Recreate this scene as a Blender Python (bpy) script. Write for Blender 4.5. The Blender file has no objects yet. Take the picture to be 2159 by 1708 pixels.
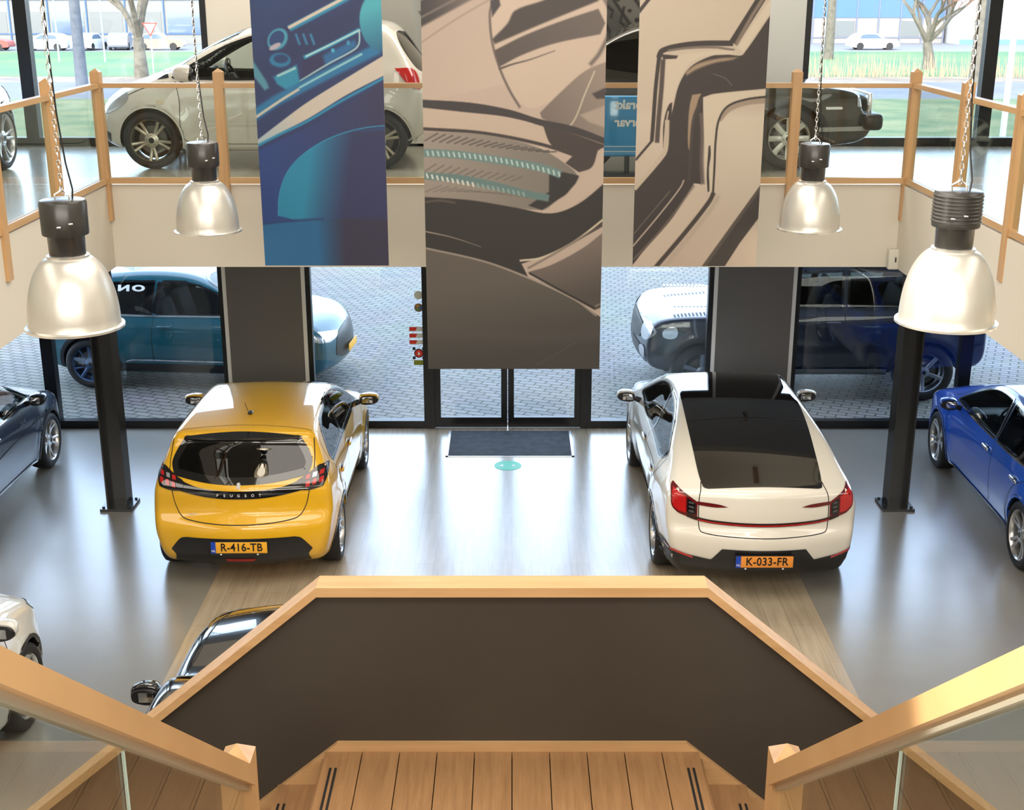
import bpy, bmesh, math, random
import numpy as np
from mathutils import Vector, Matrix
from mathutils.bvhtree import BVHTree
from mathutils.geometry import delaunay_2d_cdt

random.seed(7)
SC = bpy.context.scene
COL = SC.collection
PI = math.pi

# ------------------------------------------------------------------ camera
cam_d = bpy.data.cameras.new('camera')
cam_d.sensor_width = 36.0
cam_d.lens = 36.0 * 2750 / 2159
cam_d.clip_end = 600
cam = bpy.data.objects.new('camera', cam_d)
cam.location = (0, 0, 5.4)
cam.rotation_euler = (math.radians(90 - 17.82), 0, 0)
COL.objects.link(cam)
SC.camera = cam

# ------------------------------------------------------------------ world, exposure
SC.view_settings.view_transform = 'Standard'
SC.view_settings.look = 'None'
SC.view_settings.gamma = 1
SC.view_settings.use_curve_mapping = False
SC.view_settings.exposure = 0.28
w = bpy.data.worlds.new('sky')
SC.world = w
w.use_nodes = True
nt = w.node_tree
nt.nodes.clear()
sky = nt.nodes.new('ShaderNodeTexSky')
sky.sky_type = 'NISHITA'
sky.sun_disc = False
sky.sun_elevation = math.radians(32)
sky.sun_rotation = math.radians(200)
sky.air_density = 1.0
sky.dust_density = 2.5
bgn = nt.nodes.new('ShaderNodeBackground')
bgn.inputs['Strength'].default_value = 0.95
mixn = nt.nodes.new('ShaderNodeMix')
mixn.data_type = 'RGBA'
mixn.inputs[0].default_value = 0.45
mixn.inputs[7].default_value = (5.4, 6.3, 8.0, 1)
wo = nt.nodes.new('ShaderNodeOutputWorld')
nt.links.new(sky.outputs[0], mixn.inputs[6])
nt.links.new(mixn.outputs[2], bgn.inputs['Color'])
nt.links.new(bgn.outputs[0], wo.inputs['Surface'])

def light(name, kind, loc, rot, energy, color=(1, 1, 1), size=1.0, size_y=None):
    d = bpy.data.lights.new(name, kind)
    d.energy = energy
    d.color = color
    if kind == 'AREA':
        d.shape = 'RECTANGLE'
        d.size = size
        d.size_y = size_y or size
    if kind == 'SUN':
        d.angle = math.radians(size)
    o = bpy.data.objects.new(name, d)
    o.location = loc
    o.rotation_euler = rot
    COL.objects.link(o)
    return o

# low winter sun from behind the building, grazing over its roof onto the yard and street
light('sun', 'SUN', (0, 0, 30), (math.radians(58), 0, math.radians(-25)), 1.5, (1.0, 0.95, 0.86), 1.0)
# the showroom's ceiling light panels (above the hall, and under the gallery)
for (x, y, z, sx, sy, e) in (
        (0, 7.5, 7.35, 5.0, 6.0, 380), (-6.0, 4.0, 7.35, 2.5, 9.0, 160), (6.0, 4.0, 7.35, 2.5, 9.0, 160),
        (0, 14.2, 7.35, 9.0, 1.4, 260), (0, 0.2, 7.35, 7.0, 1.6, 260),
        (-6.6, 6.5, 3.14, 1.6, 7.0, 120), (6.6, 6.5, 3.14, 1.6, 7.0, 120)):
    light('ceiling_light_panel', 'AREA', (x, y, z), (0, 0, 0), e, (1.0, 0.93, 0.83), sx, sy)
# added fill light behind the camera, brightening the surfaces that face it
light('rear_fill_light', 'AREA', (0, -3.7, 5.6), (math.radians(78), 0, 0), 620, (1.0, .95, .88), 12, 2.6)

# added spots imitating warm sun from the left on right lamp and handrail
for (tgt, en, cone) in (((2.21, 6.46, 4.25), 11000, 6.5), ((1.0, 2.15, 4.2), 9000, 9)):
    sp_ = light('side_sun_spot', 'SPOT', (-8.6, 3.2, 7.0), (0, 0, 0), en, (1.0, .95, .82))
    sp_.data.spot_size = math.radians(cone)
    sp_.data.spot_blend = .3
    sp_.data.shadow_soft_size = .07
    sp_.rotation_euler = (Vector(tgt) - Vector((-8.6, 3.2, 7.0))).to_track_quat('-Z', 'Y').to_euler()

# ------------------------------------------------------------------ materials
MATS = {}
def mat(name, color=(.5, .5, .5), rough=.5, metal=0.0, coat=0.0, coat_rough=.03, spec=.5, emit=None, estr=0, bump=None,
        noise=None, alpha=None, trans=0.0, ior=1.45):
    """noise = (scale, colour2, detail[, stretch xyz]); bump = (scale, strength)"""
    if name in MATS:
        return MATS[name]
    m = bpy.data.materials.new(name)
    m.use_nodes = True
    n = m.node_tree
    b = n.nodes['Principled BSDF']
    b.inputs['Base Color'].default_value = (*color, 1)
    b.inputs['Roughness'].default_value = rough
    b.inputs['Metallic'].default_value = metal
    b.inputs['Coat Weight'].default_value = coat
    b.inputs['Coat Roughness'].default_value = coat_rough
    b.inputs['Specular IOR Level'].default_value = spec
    b.inputs['IOR'].default_value = ior
    b.inputs['Transmission Weight'].default_value = trans
    if emit:
        b.inputs['Emission Color'].default_value = (*emit, 1)
        b.inputs['Emission Strength'].default_value = estr
    if noise:
        tc = n.nodes.new('ShaderNodeTexCoord')
        mp = n.nodes.new('ShaderNodeMapping')
        mp.inputs['Scale'].default_value = noise[3] if len(noise) > 3 else (1, 1, 1)
        ns = n.nodes.new('ShaderNodeTexNoise')
        ns.inputs['Scale'].default_value = noise[0]
        ns.inputs['Detail'].default_value = noise[2]
        mx = n.nodes.new('ShaderNodeMix')
        mx.data_type = 'RGBA'
        mx.inputs[6].default_value = (*color, 1)
        mx.inputs[7].default_value = (*noise[1], 1)
        cr = n.nodes.new('ShaderNodeMapRange')
        cr.inputs[1].default_value = .35
        cr.inputs[2].default_value = .65
        n.links.new(tc.outputs['Object'], mp.inputs[0])
        n.links.new(mp.outputs[0], ns.inputs['Vector'])
        n.links.new(ns.outputs['Fac'], cr.inputs[0])
        n.links.new(cr.outputs[0], mx.inputs[0])
        n.links.new(mx.outputs[2], b.inputs['Base Color'])
    if bump:
        tc = n.nodes.new('ShaderNodeTexCoord')
        ns = n.nodes.new('ShaderNodeTexNoise')
        ns.inputs['Scale'].default_value = bump[0]
        bp = n.nodes.new('ShaderNodeBump')
        bp.inputs['Strength'].default_value = bump[1]
        bp.inputs['Distance'].default_value = .01
        n.links.new(tc.outputs['Object'], ns.inputs['Vector'])
        n.links.new(ns.outputs['Fac'], bp.inputs['Height'])
        n.links.new(bp.outputs[0], b.inputs['Normal'])
    MATS[name] = m
    return m

def glass(name, tint, ior=1.5, rough=0.0, gloss=(1, 1, 1)):
    """thin pane: tinted see-through mixed with mirror reflection by Fresnel"""
    if name in MATS:
        return MATS[name]
    m = bpy.data.materials.new(name)
    m.use_nodes = True
    n = m.node_tree
    n.nodes.clear()
    out = n.nodes.new('ShaderNodeOutputMaterial')
    mx = n.nodes.new('ShaderNodeMixShader')
    t = n.nodes.new('ShaderNodeBsdfTransparent')
    t.inputs[0].default_value = (*tint, 1)
    g = n.nodes.new('ShaderNodeBsdfGlossy')
    g.inputs['Color'].default_value = (*gloss, 1)
    g.inputs['Roughness'].default_value = rough
    lw = n.nodes.new('ShaderNodeLayerWeight')
    lw.inputs['Blend'].default_value = .5
    pw = n.nodes.new('ShaderNodeMath'); pw.operation = 'POWER'; pw.inputs[1].default_value = 5
    f = n.nodes.new('ShaderNodeMapRange')
    f.inputs[3].default_value = ((ior - 1) / (ior + 1)) ** 2
    f.inputs[4].default_value = .9
    n.links.new(lw.outputs['Facing'], pw.inputs[0])
    n.links.new(pw.outputs[0], f.inputs[0])
    n.links.new(f.outputs[0], mx.inputs[0])
    n.links.new(t.outputs[0], mx.inputs[1])
    n.links.new(g.outputs[0], mx.inputs[2])
    n.links.new(mx.outputs[0], out.inputs['Surface'])
    MATS[name] = m
    return m

def paint(name, color, rough=.35, metal=0.0, flake=0.0):
    m = mat(name, color, rough, metal=metal, coat=1.0, coat_rough=.02, spec=.5)
    return m

def wood(name, c1, c2, axis='X', rough=.38, scale=6.0, coat=.3):
    st = {'X': (.12, 1.6, 1.6), 'Y': (1.6, .12, 1.6), 'Z': (1.6, 1.6, .12), 'S': (1.6, .14, .14)}[axis]
    return mat(name, c1, rough, coat=coat, coat_rough=.2, noise=(scale, c2, 8, tuple(s * 2 for s in st)))

# ------------------------------------------------------------------ mesh helpers
class MB:
    """collects shapes into one mesh"""
    def __init__(s):
        s.v = []; s.f = []; s.mi = []; s.sm = []
    def add(s, v, f, mi=0, smooth=False, M=None):
        o = len(s.v)
        if M is not None:
            v = [M @ Vector(p) for p in v]
        s.v += [tuple(p) for p in v]
        s.f += [tuple(i + o for i in q) for q in f]
        s.mi += [mi] * len(f)
        s.sm += [smooth] * len(f)
        return s
    def box(s, x0, x1, y0, y1, z0, z1, mi=0, M=None):
        v = [(x, y, z) for z in (z0, z1) for y in (y0, y1) for x in (x0, x1)]
        f = [(0, 2, 3, 1), (4, 5, 7, 6), (0, 1, 5, 4), (2, 6, 7, 3), (0, 4, 6, 2), (1, 3, 7, 5)]
        return s.add(v, f, mi, False, M)
    def rbox(s, c, d, r=.02, mi=0, M=None, seg=3):
        """rounded box, centre c, full dims d"""
        bm = bmesh.new()
        bmesh.ops.create_cube(bm, size=1)
        bmesh.ops.scale(bm, vec=d, verts=bm.verts)
        bmesh.ops.bevel(bm, geom=bm.edges[:], offset=min(r, min(d) * .49), segments=seg, profile=.5, affect='EDGES')
        bmesh.ops.translate(bm, vec=c, verts=bm.verts)
        v = [tuple(p.co) for p in bm.verts]
        bm.verts.index_update()
        f = [tuple(q.index for q in p.verts) for p in bm.faces]
        bm.free()
        return s.add(v, f, mi, True, M)
    def tube(s, pts, r, n=8, mi=0, M=None, caps=True):
        pts = [Vector(p) for p in pts]
        rs = r if isinstance(r, (list, tuple)) else [r] * len(pts)
        v = []; f = []
        up = None
        for i, p in enumerate(pts):
            d = (pts[min(i + 1, len(pts) - 1)] - pts[max(i - 1, 0)]).normalized()
            if up is None:
                up = Vector((0, 0, 1)) if abs(d.z) < .9 else Vector((1, 0, 0))
            a = d.cross(up)
            if a.length < 1e-5:
                a = d.orthogonal()
            a.normalize()
            b = d.cross(a).normalized()
            up = -b if False else up
            for k in range(n):
                t = 2 * PI * k / n
                v.append(p + (a * math.cos(t) + b * math.sin(t)) * rs[i])
        for i in range(len(pts) - 1):
            for k in range(n):
                f.append((i * n + k, i * n + (k + 1) % n, (i + 1) * n + (k + 1) % n, (i + 1) * n + k))
        if caps:
            f.append(tuple(reversed(range(n))))
            f.append(tuple(range((len(pts) - 1) * n, len(pts) * n)))
        return s.add(v, f, mi, n > 4, M)
    def lathe(s, prof, n=40, mi=0, M=None, axis='Z', smooth=True):
        """prof: list of (r, h)"""
        v = []; f = []
        for (r, h) in prof:
            for k in range(n):
                t = 2 * PI * k / n
                c, q = r * math.cos(t), r * math.sin(t)
                v.append((c, q, h) if axis == 'Z' else (c, h, q))
        for i in range(len(prof) - 1):
            for k in range(n):
                q = (i * n + k, i * n + (k + 1) % n, (i + 1) * n + (k + 1) % n, (i + 1) * n + k)
                f.append(q if axis == 'Z' else q[::-1])
        return s.add(v, f, mi, smooth, M)
    def prism(s, poly, axis, a, b, mi=0, M=None, smooth=False):
        """extrude a 2-D polygon; axis 'x': poly=(y,z), 'y': (x,z), 'z': (x,y)"""
        def P(p, t):
            return {'x': (t, p[0], p[1]), 'y': (p[0], t, p[1]), 'z': (p[0], p[1], t)}[axis]
        n = len(poly)
        v = [P(p, a) for p in poly] + [P(p, b) for p in poly]
        f = [(i, (i + 1) % n, n + (i + 1) % n, n + i) for i in range(n)]
        f += [tuple(reversed(range(n))), tuple(range(n, 2 * n))]
        return s.add(v, f, mi, smooth, M)
    def build(s, name, mats, parent=None, loc=None, fixn=True):
        me = bpy.data.meshes.new(name)
        me.from_pydata(s.v, [], s.f)
        for m in (mats if isinstance(mats, (list, tuple)) else [mats]):
            me.materials.append(m)
        me.polygons.foreach_set('material_index', s.mi)
        me.polygons.foreach_set('use_smooth', s.sm)
        me.update()
        if fixn and len(s.f) < 60000:
            bm = bmesh.new(); bm.from_mesh(me)
            bmesh.ops.recalc_face_normals(bm, faces=bm.faces[:])
            bm.to_mesh(me); bm.free()
        if any(s.sm):
            try:
                me.set_sharp_from_angle(angle=math.radians(40))
            except Exception:
                pass
        o = bpy.data.objects.new(name, me)
        COL.objects.link(o)
        if parent is not None:
            o.parent = parent
        if loc:
            o.location = loc
        return o

def empty(name, loc=(0, 0, 0), rz=0.0, parent=None):
    o = bpy.data.objects.new(name, None)
    COL.objects.link(o)
    o.location = loc
    o.rotation_euler = (0, 0, rz)
    o.empty_display_size = .2
    if parent:
        o.parent = parent
    return o

def tag(o, label=None, cat=None, group=None, kind=None):
    if label: o['label'] = label
    if cat: o['category'] = cat
    if group: o['group'] = group
    if kind: o['kind'] = kind
    return o

def structure(o, label=None):
    o['kind'] = 'structure'
    if label: o['label'] = label
    return o

def copy_tree(o, parent=None):
    c = o.copy()
    COL.objects.link(c)
    c.parent = parent
    for ch in list(o.children):
        copy_tree(ch, c)
    return c

def text_mesh(txt, size, name, material, parent=None, extrude=.001, bold=0.0, spacing=1.0, mirror=False, xscale=1.0):
    cu = bpy.data.curves.new(name, 'FONT')
    cu.body = txt
    cu.size = size
    cu.extrude = extrude
    cu.offset = bold
    cu.space_character = spacing
    cu.align_x = 'CENTER'
    cu.align_y = 'CENTER'
    cu.resolution_u = 4
    tmp = bpy.data.objects.new(name, cu)
    COL.objects.link(tmp)
    dg = bpy.context.evaluated_depsgraph_get()
    me = bpy.data.meshes.new_from_object(tmp.evaluated_get(dg))
    bpy.data.objects.remove(tmp)
    bpy.data.curves.remove(cu)
    for v in me.vertices:
        v.co.x *= xscale * (-1 if mirror else 1)
    me.materials.clear()
    me.materials.append(material)
    me.name = name
    o = bpy.data.objects.new(name, me)
    COL.objects.link(o)
    if parent is not None:
        o.parent = parent
    return o

# shared materials
LETTER = mat('bright_letter', (.75, .76, .78), .35, metal=.2)
BLACK = mat('black_plastic', (.012, .012, .013), .35)
GLOSSBLK = mat('gloss_black', (.006, .006, .007), .08, coat=1.0)
RUBBER = mat('tyre_rubber', (.012, .012, .013), .6, bump=(120, .2))
CHROME = mat('chrome', (.85, .86, .88), .12, metal=1)
ALU = mat('wheel_alloy', (.62, .62, .62), .28, metal=.85)
ALUDARK = mat('dark_alloy', (.10, .10, .11), .3, metal=.7)
DISC = mat('brake_metal', (.12, .11, .10), .45, metal=.8)
WHEELWELL = mat('well_black', (.006, .006, .006), .8)
SEAM = mat('panel_gap', (.01, .009, .008), .7)
UPH = mat('seat_fabric', (.03, .03, .033), .75)
UPHL = mat('seat_fabric_light', (.25, .22, .18), .75)
REDLAMP = mat('lamp_red', (.45, .012, .012), .12, coat=1.0)
DARKRED = mat('lamp_dark_red', (.12, .006, .008), .1, coat=1.0)
LAMPCLR = mat('lamp_clear', (.55, .57, .6), .08, metal=.6, coat=1.0)
PLATEY = mat('plate_yellow', (.86, .42, .03), .4)
PLATEO = mat('plate_orange', (.83, .30, .045), .4)
PLATEB = mat('plate_blue', (.01, .06, .45), .4)
INK = mat('ink_black', (.006, .006, .006), .5)
WHITEINK = mat('ink_white', (.85, .85, .85), .5)
MIRRORGLASS = mat('mirror_glass', (.5, .52, .55), .03, metal=1)
G_CLEAR = glass('car_glass_clear', (.80, .86, .84), 1.5)
G_TINT = glass('car_glass_tint', (.35, .38, .37), 1.5)
G_DARK = glass('car_glass_privacy', (.035, .035, .035), 1.5)
# ------------------------------------------------------------------ car body surfaces
def smax(a, b, k):
    h = np.clip(.5 + .5 * (a - b) / k, 0, 1)
    return b + (a - b) * h + k * h * (1 - h)

def smooth_poly(pts, n=8, closed=True):
    """Catmull-Rom; a point given as (x, z, 1) is a sharp corner"""
    P = [(p[0], p[1]) for p in pts]
    S = [len(p) > 2 and p[2] for p in pts]
    N = len(P)
    out = []
    for i in range(N if closed else N - 1):
        p1 = np.array(P[i]); p2 = np.array(P[(i + 1) % N])
        p0 = np.array(P[i - 1]) if (closed or i > 0) else p1
        p3 = np.array(P[(i + 2) % N]) if (closed or i + 2 < N) else p2
        L = np.linalg.norm(p2 - p1) + 1e-9
        m1 = (p2 - p0); m2 = (p3 - p1)
        m1 = m1 / (np.linalg.norm(m1) + 1e-9) * L
        m2 = m2 / (np.linalg.norm(m2) + 1e-9) * L
        if S[i]: m1 = p2 - p1
        if S[(i + 1) % N]: m2 = p2 - p1
        for k in range(n):
            t = k / n
            h00 = 2*t**3 - 3*t*t + 1; h10 = t**3 - 2*t*t + t; h01 = -2*t**3 + 3*t*t; h11 = t**3 - t*t
            out.append(h00 * p1 + h10 * m1 + h01 * p2 + h11 * m2)
    if not closed:
        out.append(np.array(P[-1]))
    return np.array(out)

def poly_sdf(poly, X, Z):
    """signed distance (inside < 0) of arrays X, Z to polygon"""
    d2 = np.full(X.shape, 1e9)
    ins = np.zeros(X.shape, bool)
    n = len(poly)
    for i in range(n):
        ax, az = poly[i]; bx, bz = poly[(i + 1) % n]
        ex, ez = bx - ax, bz - az
        wx, wz = X - ax, Z - az
        t = np.clip((wx * ex + wz * ez) / (ex * ex + ez * ez + 1e-12), 0, 1)
        d2 = np.minimum(d2, (wx - ex * t) ** 2 + (wz - ez * t) ** 2)
        c = ((az > Z) != (bz > Z)) & (X < (bx - ax) * (Z - az) / (bz - az + 1e-12) + ax)
        ins ^= c
    d = np.sqrt(d2)
    return np.where(ins, -d, d)

class Field2:
    """2-D field sampled on a grid, blurred, bilinear or cubic lookup"""
    def __init__(s, poly, lo, hi, h=.02, blur=2):
        s.lo = np.array(lo); s.h = h
        nx, nz = int((hi[0] - lo[0]) / h) + 2, int((hi[1] - lo[1]) / h) + 2
        X, Z = np.meshgrid(lo[0] + h * np.arange(nx), lo[1] + h * np.arange(nz), indexing='ij')
        F = poly_sdf(poly, X, Z)
        if blur:
            k = np.exp(-.5 * (np.arange(-blur * 2, blur * 2 + 1) / blur) ** 2); k /= k.sum()
            r = blur * 2
            G = np.pad(F, r, mode='edge')
            G = sum(k[i] * G[i:i + G.shape[0] - 2 * r, :] for i in range(len(k)))
            G = sum(k[i] * G[:, i:i + F.shape[1]] for i in range(len(k)))
            F = G
        s.F = F
    def cubic(s, x, z):
        u = (x - s.lo[0]) / s.h; v = (z - s.lo[1]) / s.h
        iu = np.clip(np.floor(u).astype(int), 1, s.F.shape[0] - 3); iv = np.clip(np.floor(v).astype(int), 1, s.F.shape[1] - 3)
        fu = np.clip(u - iu, -1, 2); fv = np.clip(v - iv, -1, 2)
        def wts(t):   # uniform cubic B-spline: C2 smooth
            return ((1 - t) ** 3 / 6, (3 * t ** 3 - 6 * t * t + 4) / 6, (-3 * t ** 3 + 3 * t * t + 3 * t + 1) / 6, t ** 3 / 6)
        fu2 = np.clip(fu, 0, 1); fv2 = np.clip(fv, 0, 1)
        wu = wts(fu2); wv = wts(fv2)
        r = 0
        for a in range(4):
            for b in range(4):
                r = r + wu[a] * wv[b] * s.F[iu + a - 1, iv + b - 1]
        # beyond the grid keep growing
        return r + s.h * (np.maximum(0, -u) + np.maximum(0, -v) + np.maximum(0, u - s.F.shape[0]) + np.maximum(0, v - s.F.shape[1]))

def table(pts, lo, hi, n=600, blur=14):
    xs = np.linspace(lo, hi, n)
    ys = np.interp(xs, [p[0] for p in pts], [p[1] for p in pts])
    if blur:
        k = np.exp(-.5 * (np.arange(-3 * blur, 3 * blur + 1) / blur) ** 2); k /= k.sum()
        # extrapolate linearly at both ends before blurring
        e = 3 * blur
        l = ys[0] - (ys[1] - ys[0]) * np.arange(e, 0, -1); r = ys[-1] + (ys[-1] - ys[-2]) * np.arange(1, e + 1)
        ys = np.convolve(np.concatenate([l, ys, r]), k, mode='valid')
    return lambda q: np.interp(q, xs, ys)

class CarBody:
    def __init__(s, side, hw, plan, belt, inset, wheels, wr, well, k=.07, bow=(.10, .12), crown=.05, clear=None,
                 windows=(), cabin=None, shelf=(), wellx=0.30, blur=2, flare=.015, lean_k=None):
        s.side_poly = smooth_poly(side)
        s.lo = s.side_poly.min(0) - .2; s.hi = s.side_poly.max(0) + .2
        s.S = Field2(s.side_poly, s.lo, s.hi, .02, blur)
        s.hw = hw
        s.plan = table(plan, s.lo[0], s.hi[0], 600, 12)
        s.belt = table(belt, s.lo[0], s.hi[0], 600, 16)
        s.ins = table(inset, -1.3, 1.2, 800, 10)
        s.wheels = wheels; s.wr = wr; s.well = well; s.k = k; s.bow = bow; s.crown = crown
        s.L = max(-side_min(side), side_max(side))
        s.windows = windows; s.cabin = cabin; s.wellx = wellx; s.flare = flare
        s.wf = []
        for (ax, poly, lim) in windows:
            P = smooth_poly(poly, 6)
            s.wf.append((ax, Field2(P, P.min(0) - .15, P.max(0) + .15, .02, 0), lim))
    def base(s, x, y, z):
        q = (y / s.hw) ** 2
        xr = np.where(x < 0, x - s.bow[0] * q * np.clip(-x / s.L, 0, 1) ** 1.5, x + s.bow[1] * q * np.clip(x / s.L, 0, 1) ** 1.5)
        zr = z + s.crown * q * np.clip((z - .5) / .4, 0, 1)
        W = s.plan(x) * s.hw - s.ins(z - s.belt(x))
        for wx in s.wheels:
            d = np.sqrt((x - wx) ** 2 + (z - s.wr) ** 2) - s.well
            W = W + s.flare * np.exp(-(d / .11) ** 2) * (z < 1.2)
        a = s.S.cubic(xr, zr)
        b = (np.abs(y) - W) * .97
        return smax(a, b, s.k)
    def wells(s, f, x, y, z):
        for wx in s.wheels:
            d = np.sqrt((x - wx) ** 2 + (z - s.wr) ** 2) - s.well
            inner = (s.hw - s.wellx) - np.abs(y)
            f = np.maximum(f, -np.maximum(d, inner))
        return f
    def full(s, x, y, z):
        f0 = s.base(x, y, z)
        f = f0
        if s.cabin:
            x0, x1, zf = s.cabin
            cav = np.maximum(np.maximum(f0 + .055, zf - z), np.maximum(x0 - x, x - x1))
            f = np.maximum(f, -cav)
        for ax, F, lim in s.wf:
            if ax == 'y': w_ = F.cubic(x, z)
            elif ax == 'x':
                w_ = np.maximum(F.cubic(y, z), lim[0] - x); w_ = np.maximum(w_, x - lim[1])
            else:
                w_ = np.maximum(F.cubic(x, y), lim[0] - z)
            f = np.maximum(f, -w_)
        return s.wells(f, x, y, z)

def side_min(p): return min(q[0] for q in p)
def side_max(p): return max(q[0] for q in p)

def surface_nets(fn, lo, hi, h):
    n = [int(math.ceil((hi[i] - lo[i]) / h)) + 1 for i in range(3)]
    ax = [lo[i] + h * np.arange(n[i]) for i in range(3)]
    F = np.empty(n)
    st = 40
    for i in range(0, n[0], st):
        X, Y, Z = np.meshgrid(ax[0][i:i + st], ax[1], ax[2], indexing='ij')
        F[i:i + st] = fn(X, Y, Z)
    G = F < 0
    c = [G[a:n[0]-1+a, b:n[1]-1+b, d:n[2]-1+d] for a in (0, 1) for b in (0, 1) for d in (0, 1)]
    cnt = sum(q.astype(np.int8) for q in c)
    act = (cnt > 0) & (cnt < 8)
    I, J, K = np.nonzero(act)
    idx = -np.ones(act.shape, np.int64)
    idx[I, J, K] = np.arange(len(I))
    acc = np.zeros((len(I), 3)); num = np.zeros(len(I))
    corners = [(a, b, d) for a in (0, 1) for b in (0, 1) for d in (0, 1)]
    for a in corners:
        for k in range(3):
            if a[k]: continue
            b = list(a); b[k] = 1
            fa = F[I + a[0], J + a[1], K + a[2]]; fb = F[I + b[0], J + b[1], K + b[2]]
            m = (fa < 0) != (fb < 0)
            t = np.where(m, fa / (fa - fb + 1e-15), 0)
            for q in range(3):
                acc[:, q] += np.where(m, a[q] + (t if q == k else 0), 0)
            num += m
    V = acc / num[:, None]
    V = np.stack([lo[0] + (I + V[:, 0]) * h, lo[1] + (J + V[:, 1]) * h, lo[2] + (K + V[:, 2]) * h], 1)
    Q = []
    # x edges
    g = G[:-1, 1:-1, 1:-1] != G[1:, 1:-1, 1:-1]
    i, j, k = np.nonzero(g); s_ = G[:-1, 1:-1, 1:-1][i, j, k]
    q = np.stack([idx[i, j, k], idx[i, j + 1, k], idx[i, j + 1, k + 1], idx[i, j, k + 1]], 1)
    q[~s_] = q[~s_][:, ::-1]; Q.append(q)
    g = G[1:-1, :-1, 1:-1] != G[1:-1, 1:, 1:-1]
    i, j, k = np.nonzero(g); s_ = G[1:-1, :-1, 1:-1][i, j, k]
    q = np.stack([idx[i, j, k], idx[i, j, k + 1], idx[i + 1, j, k + 1], idx[i + 1, j, k]], 1)
    q[~s_] = q[~s_][:, ::-1]; Q.append(q)
    g = G[1:-1, 1:-1, :-1] != G[1:-1, 1:-1, 1:]
    i, j, k = np.nonzero(g); s_ = G[1:-1, 1:-1, :-1][i, j, k]
    q = np.stack([idx[i, j, k], idx[i + 1, j, k], idx[i + 1, j + 1, k], idx[i, j + 1, k]], 1)
    q[~s_] = q[~s_][:, ::-1]; Q.append(q)
    return V, np.concatenate(Q)

def grad(fn, P, e=.004):
    x, y, z = P[:, 0], P[:, 1], P[:, 2]
    g = np.stack([fn(x + e, y, z) - fn(x - e, y, z), fn(x, y + e, z) - fn(x, y - e, z), fn(x, y, z + e) - fn(x, y, z - e)], 1) / (2 * e)
    return g

def newton(fn, P, it=3, lim=.01):
    for _ in range(it):
        g = grad(fn, P)
        f = fn(P[:, 0], P[:, 1], P[:, 2])
        st = f[:, None] * g / (np.sum(g * g, 1)[:, None] + 1e-6)
        l = np.linalg.norm(st, axis=1)[:, None]
        P = P - st * np.minimum(1, lim / (l + 1e-9))
    return P

def np_mesh(name, V, F, mats, parent=None, normals=None, mi=None, smooth=True):
    me = bpy.data.meshes.new(name)
    me.vertices.add(len(V)); me.vertices.foreach_set('co', np.asarray(V, np.float32).ravel())
    F = np.asarray(F)
    if normals is not None and len(F):
        V_ = np.asarray(V)
        fn_ = np.cross(V_[F[:, 1]] - V_[F[:, 0]], V_[F[:, 2]] - V_[F[:, 0]])
        if np.sum(fn_ * normals[F[:, 0]]) < 0:
            F = F[:, ::-1].copy()
    me.loops.add(F.size); me.loops.foreach_set('vertex_index', F.ravel().astype(np.int32))
    me.polygons.add(len(F)); me.polygons.foreach_set('loop_start', (np.arange(len(F)) * F.shape[1]).astype(np.int32))
    me.update(calc_edges=True)
    for m in (mats if isinstance(mats, (list, tuple)) else [mats]):
        me.materials.append(m)
    if mi is not None:
        me.polygons.foreach_set('material_index', np.asarray(mi, np.int32))
    me.polygons.foreach_set('use_smooth', np.full(len(F), smooth))
    me.validate()
    if normals is not None and len(me.vertices) == len(normals):
        nn = normals / (np.linalg.norm(normals, axis=1)[:, None] + 1e-9)
        me.normals_split_custom_set_from_vertices([tuple(q) for q in nn])
    o = bpy.data.objects.new(name, me)
    COL.objects.link(o)
    if parent is not None: o.parent = parent
    return o

def resample(P, step, closed):
    P = np.asarray(P, float)
    Q = np.vstack([P, P[:1]]) if closed else P
    d = np.concatenate([[0], np.cumsum(np.linalg.norm(np.diff(Q, axis=0), axis=1))])
    n = max(4, int(d[-1] / step))
    t = np.linspace(0, d[-1], n + 1)
    R = np.stack([np.interp(t, d, Q[:, 0]), np.interp(t, d, Q[:, 1])], 1)
    return R[:-1] if closed else R

def offset_poly(P, d, closed=True):
    """shift along 2-D normals (left of travel positive)"""
    P = np.asarray(P)
    if closed:
        T = np.roll(P, -1, 0) - np.roll(P, 1, 0)
    else:
        T = np.gradient(P, axis=0)
    T = T / (np.linalg.norm(T, axis=1)[:, None] + 1e-9)
    N = np.stack([-T[:, 1], T[:, 0]], 1)
    return P + N * d

def area(P):
    x, y = P[:, 0], P[:, 1]
    return .5 * np.sum(x * np.roll(y, -1) - y * np.roll(x, -1))

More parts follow.
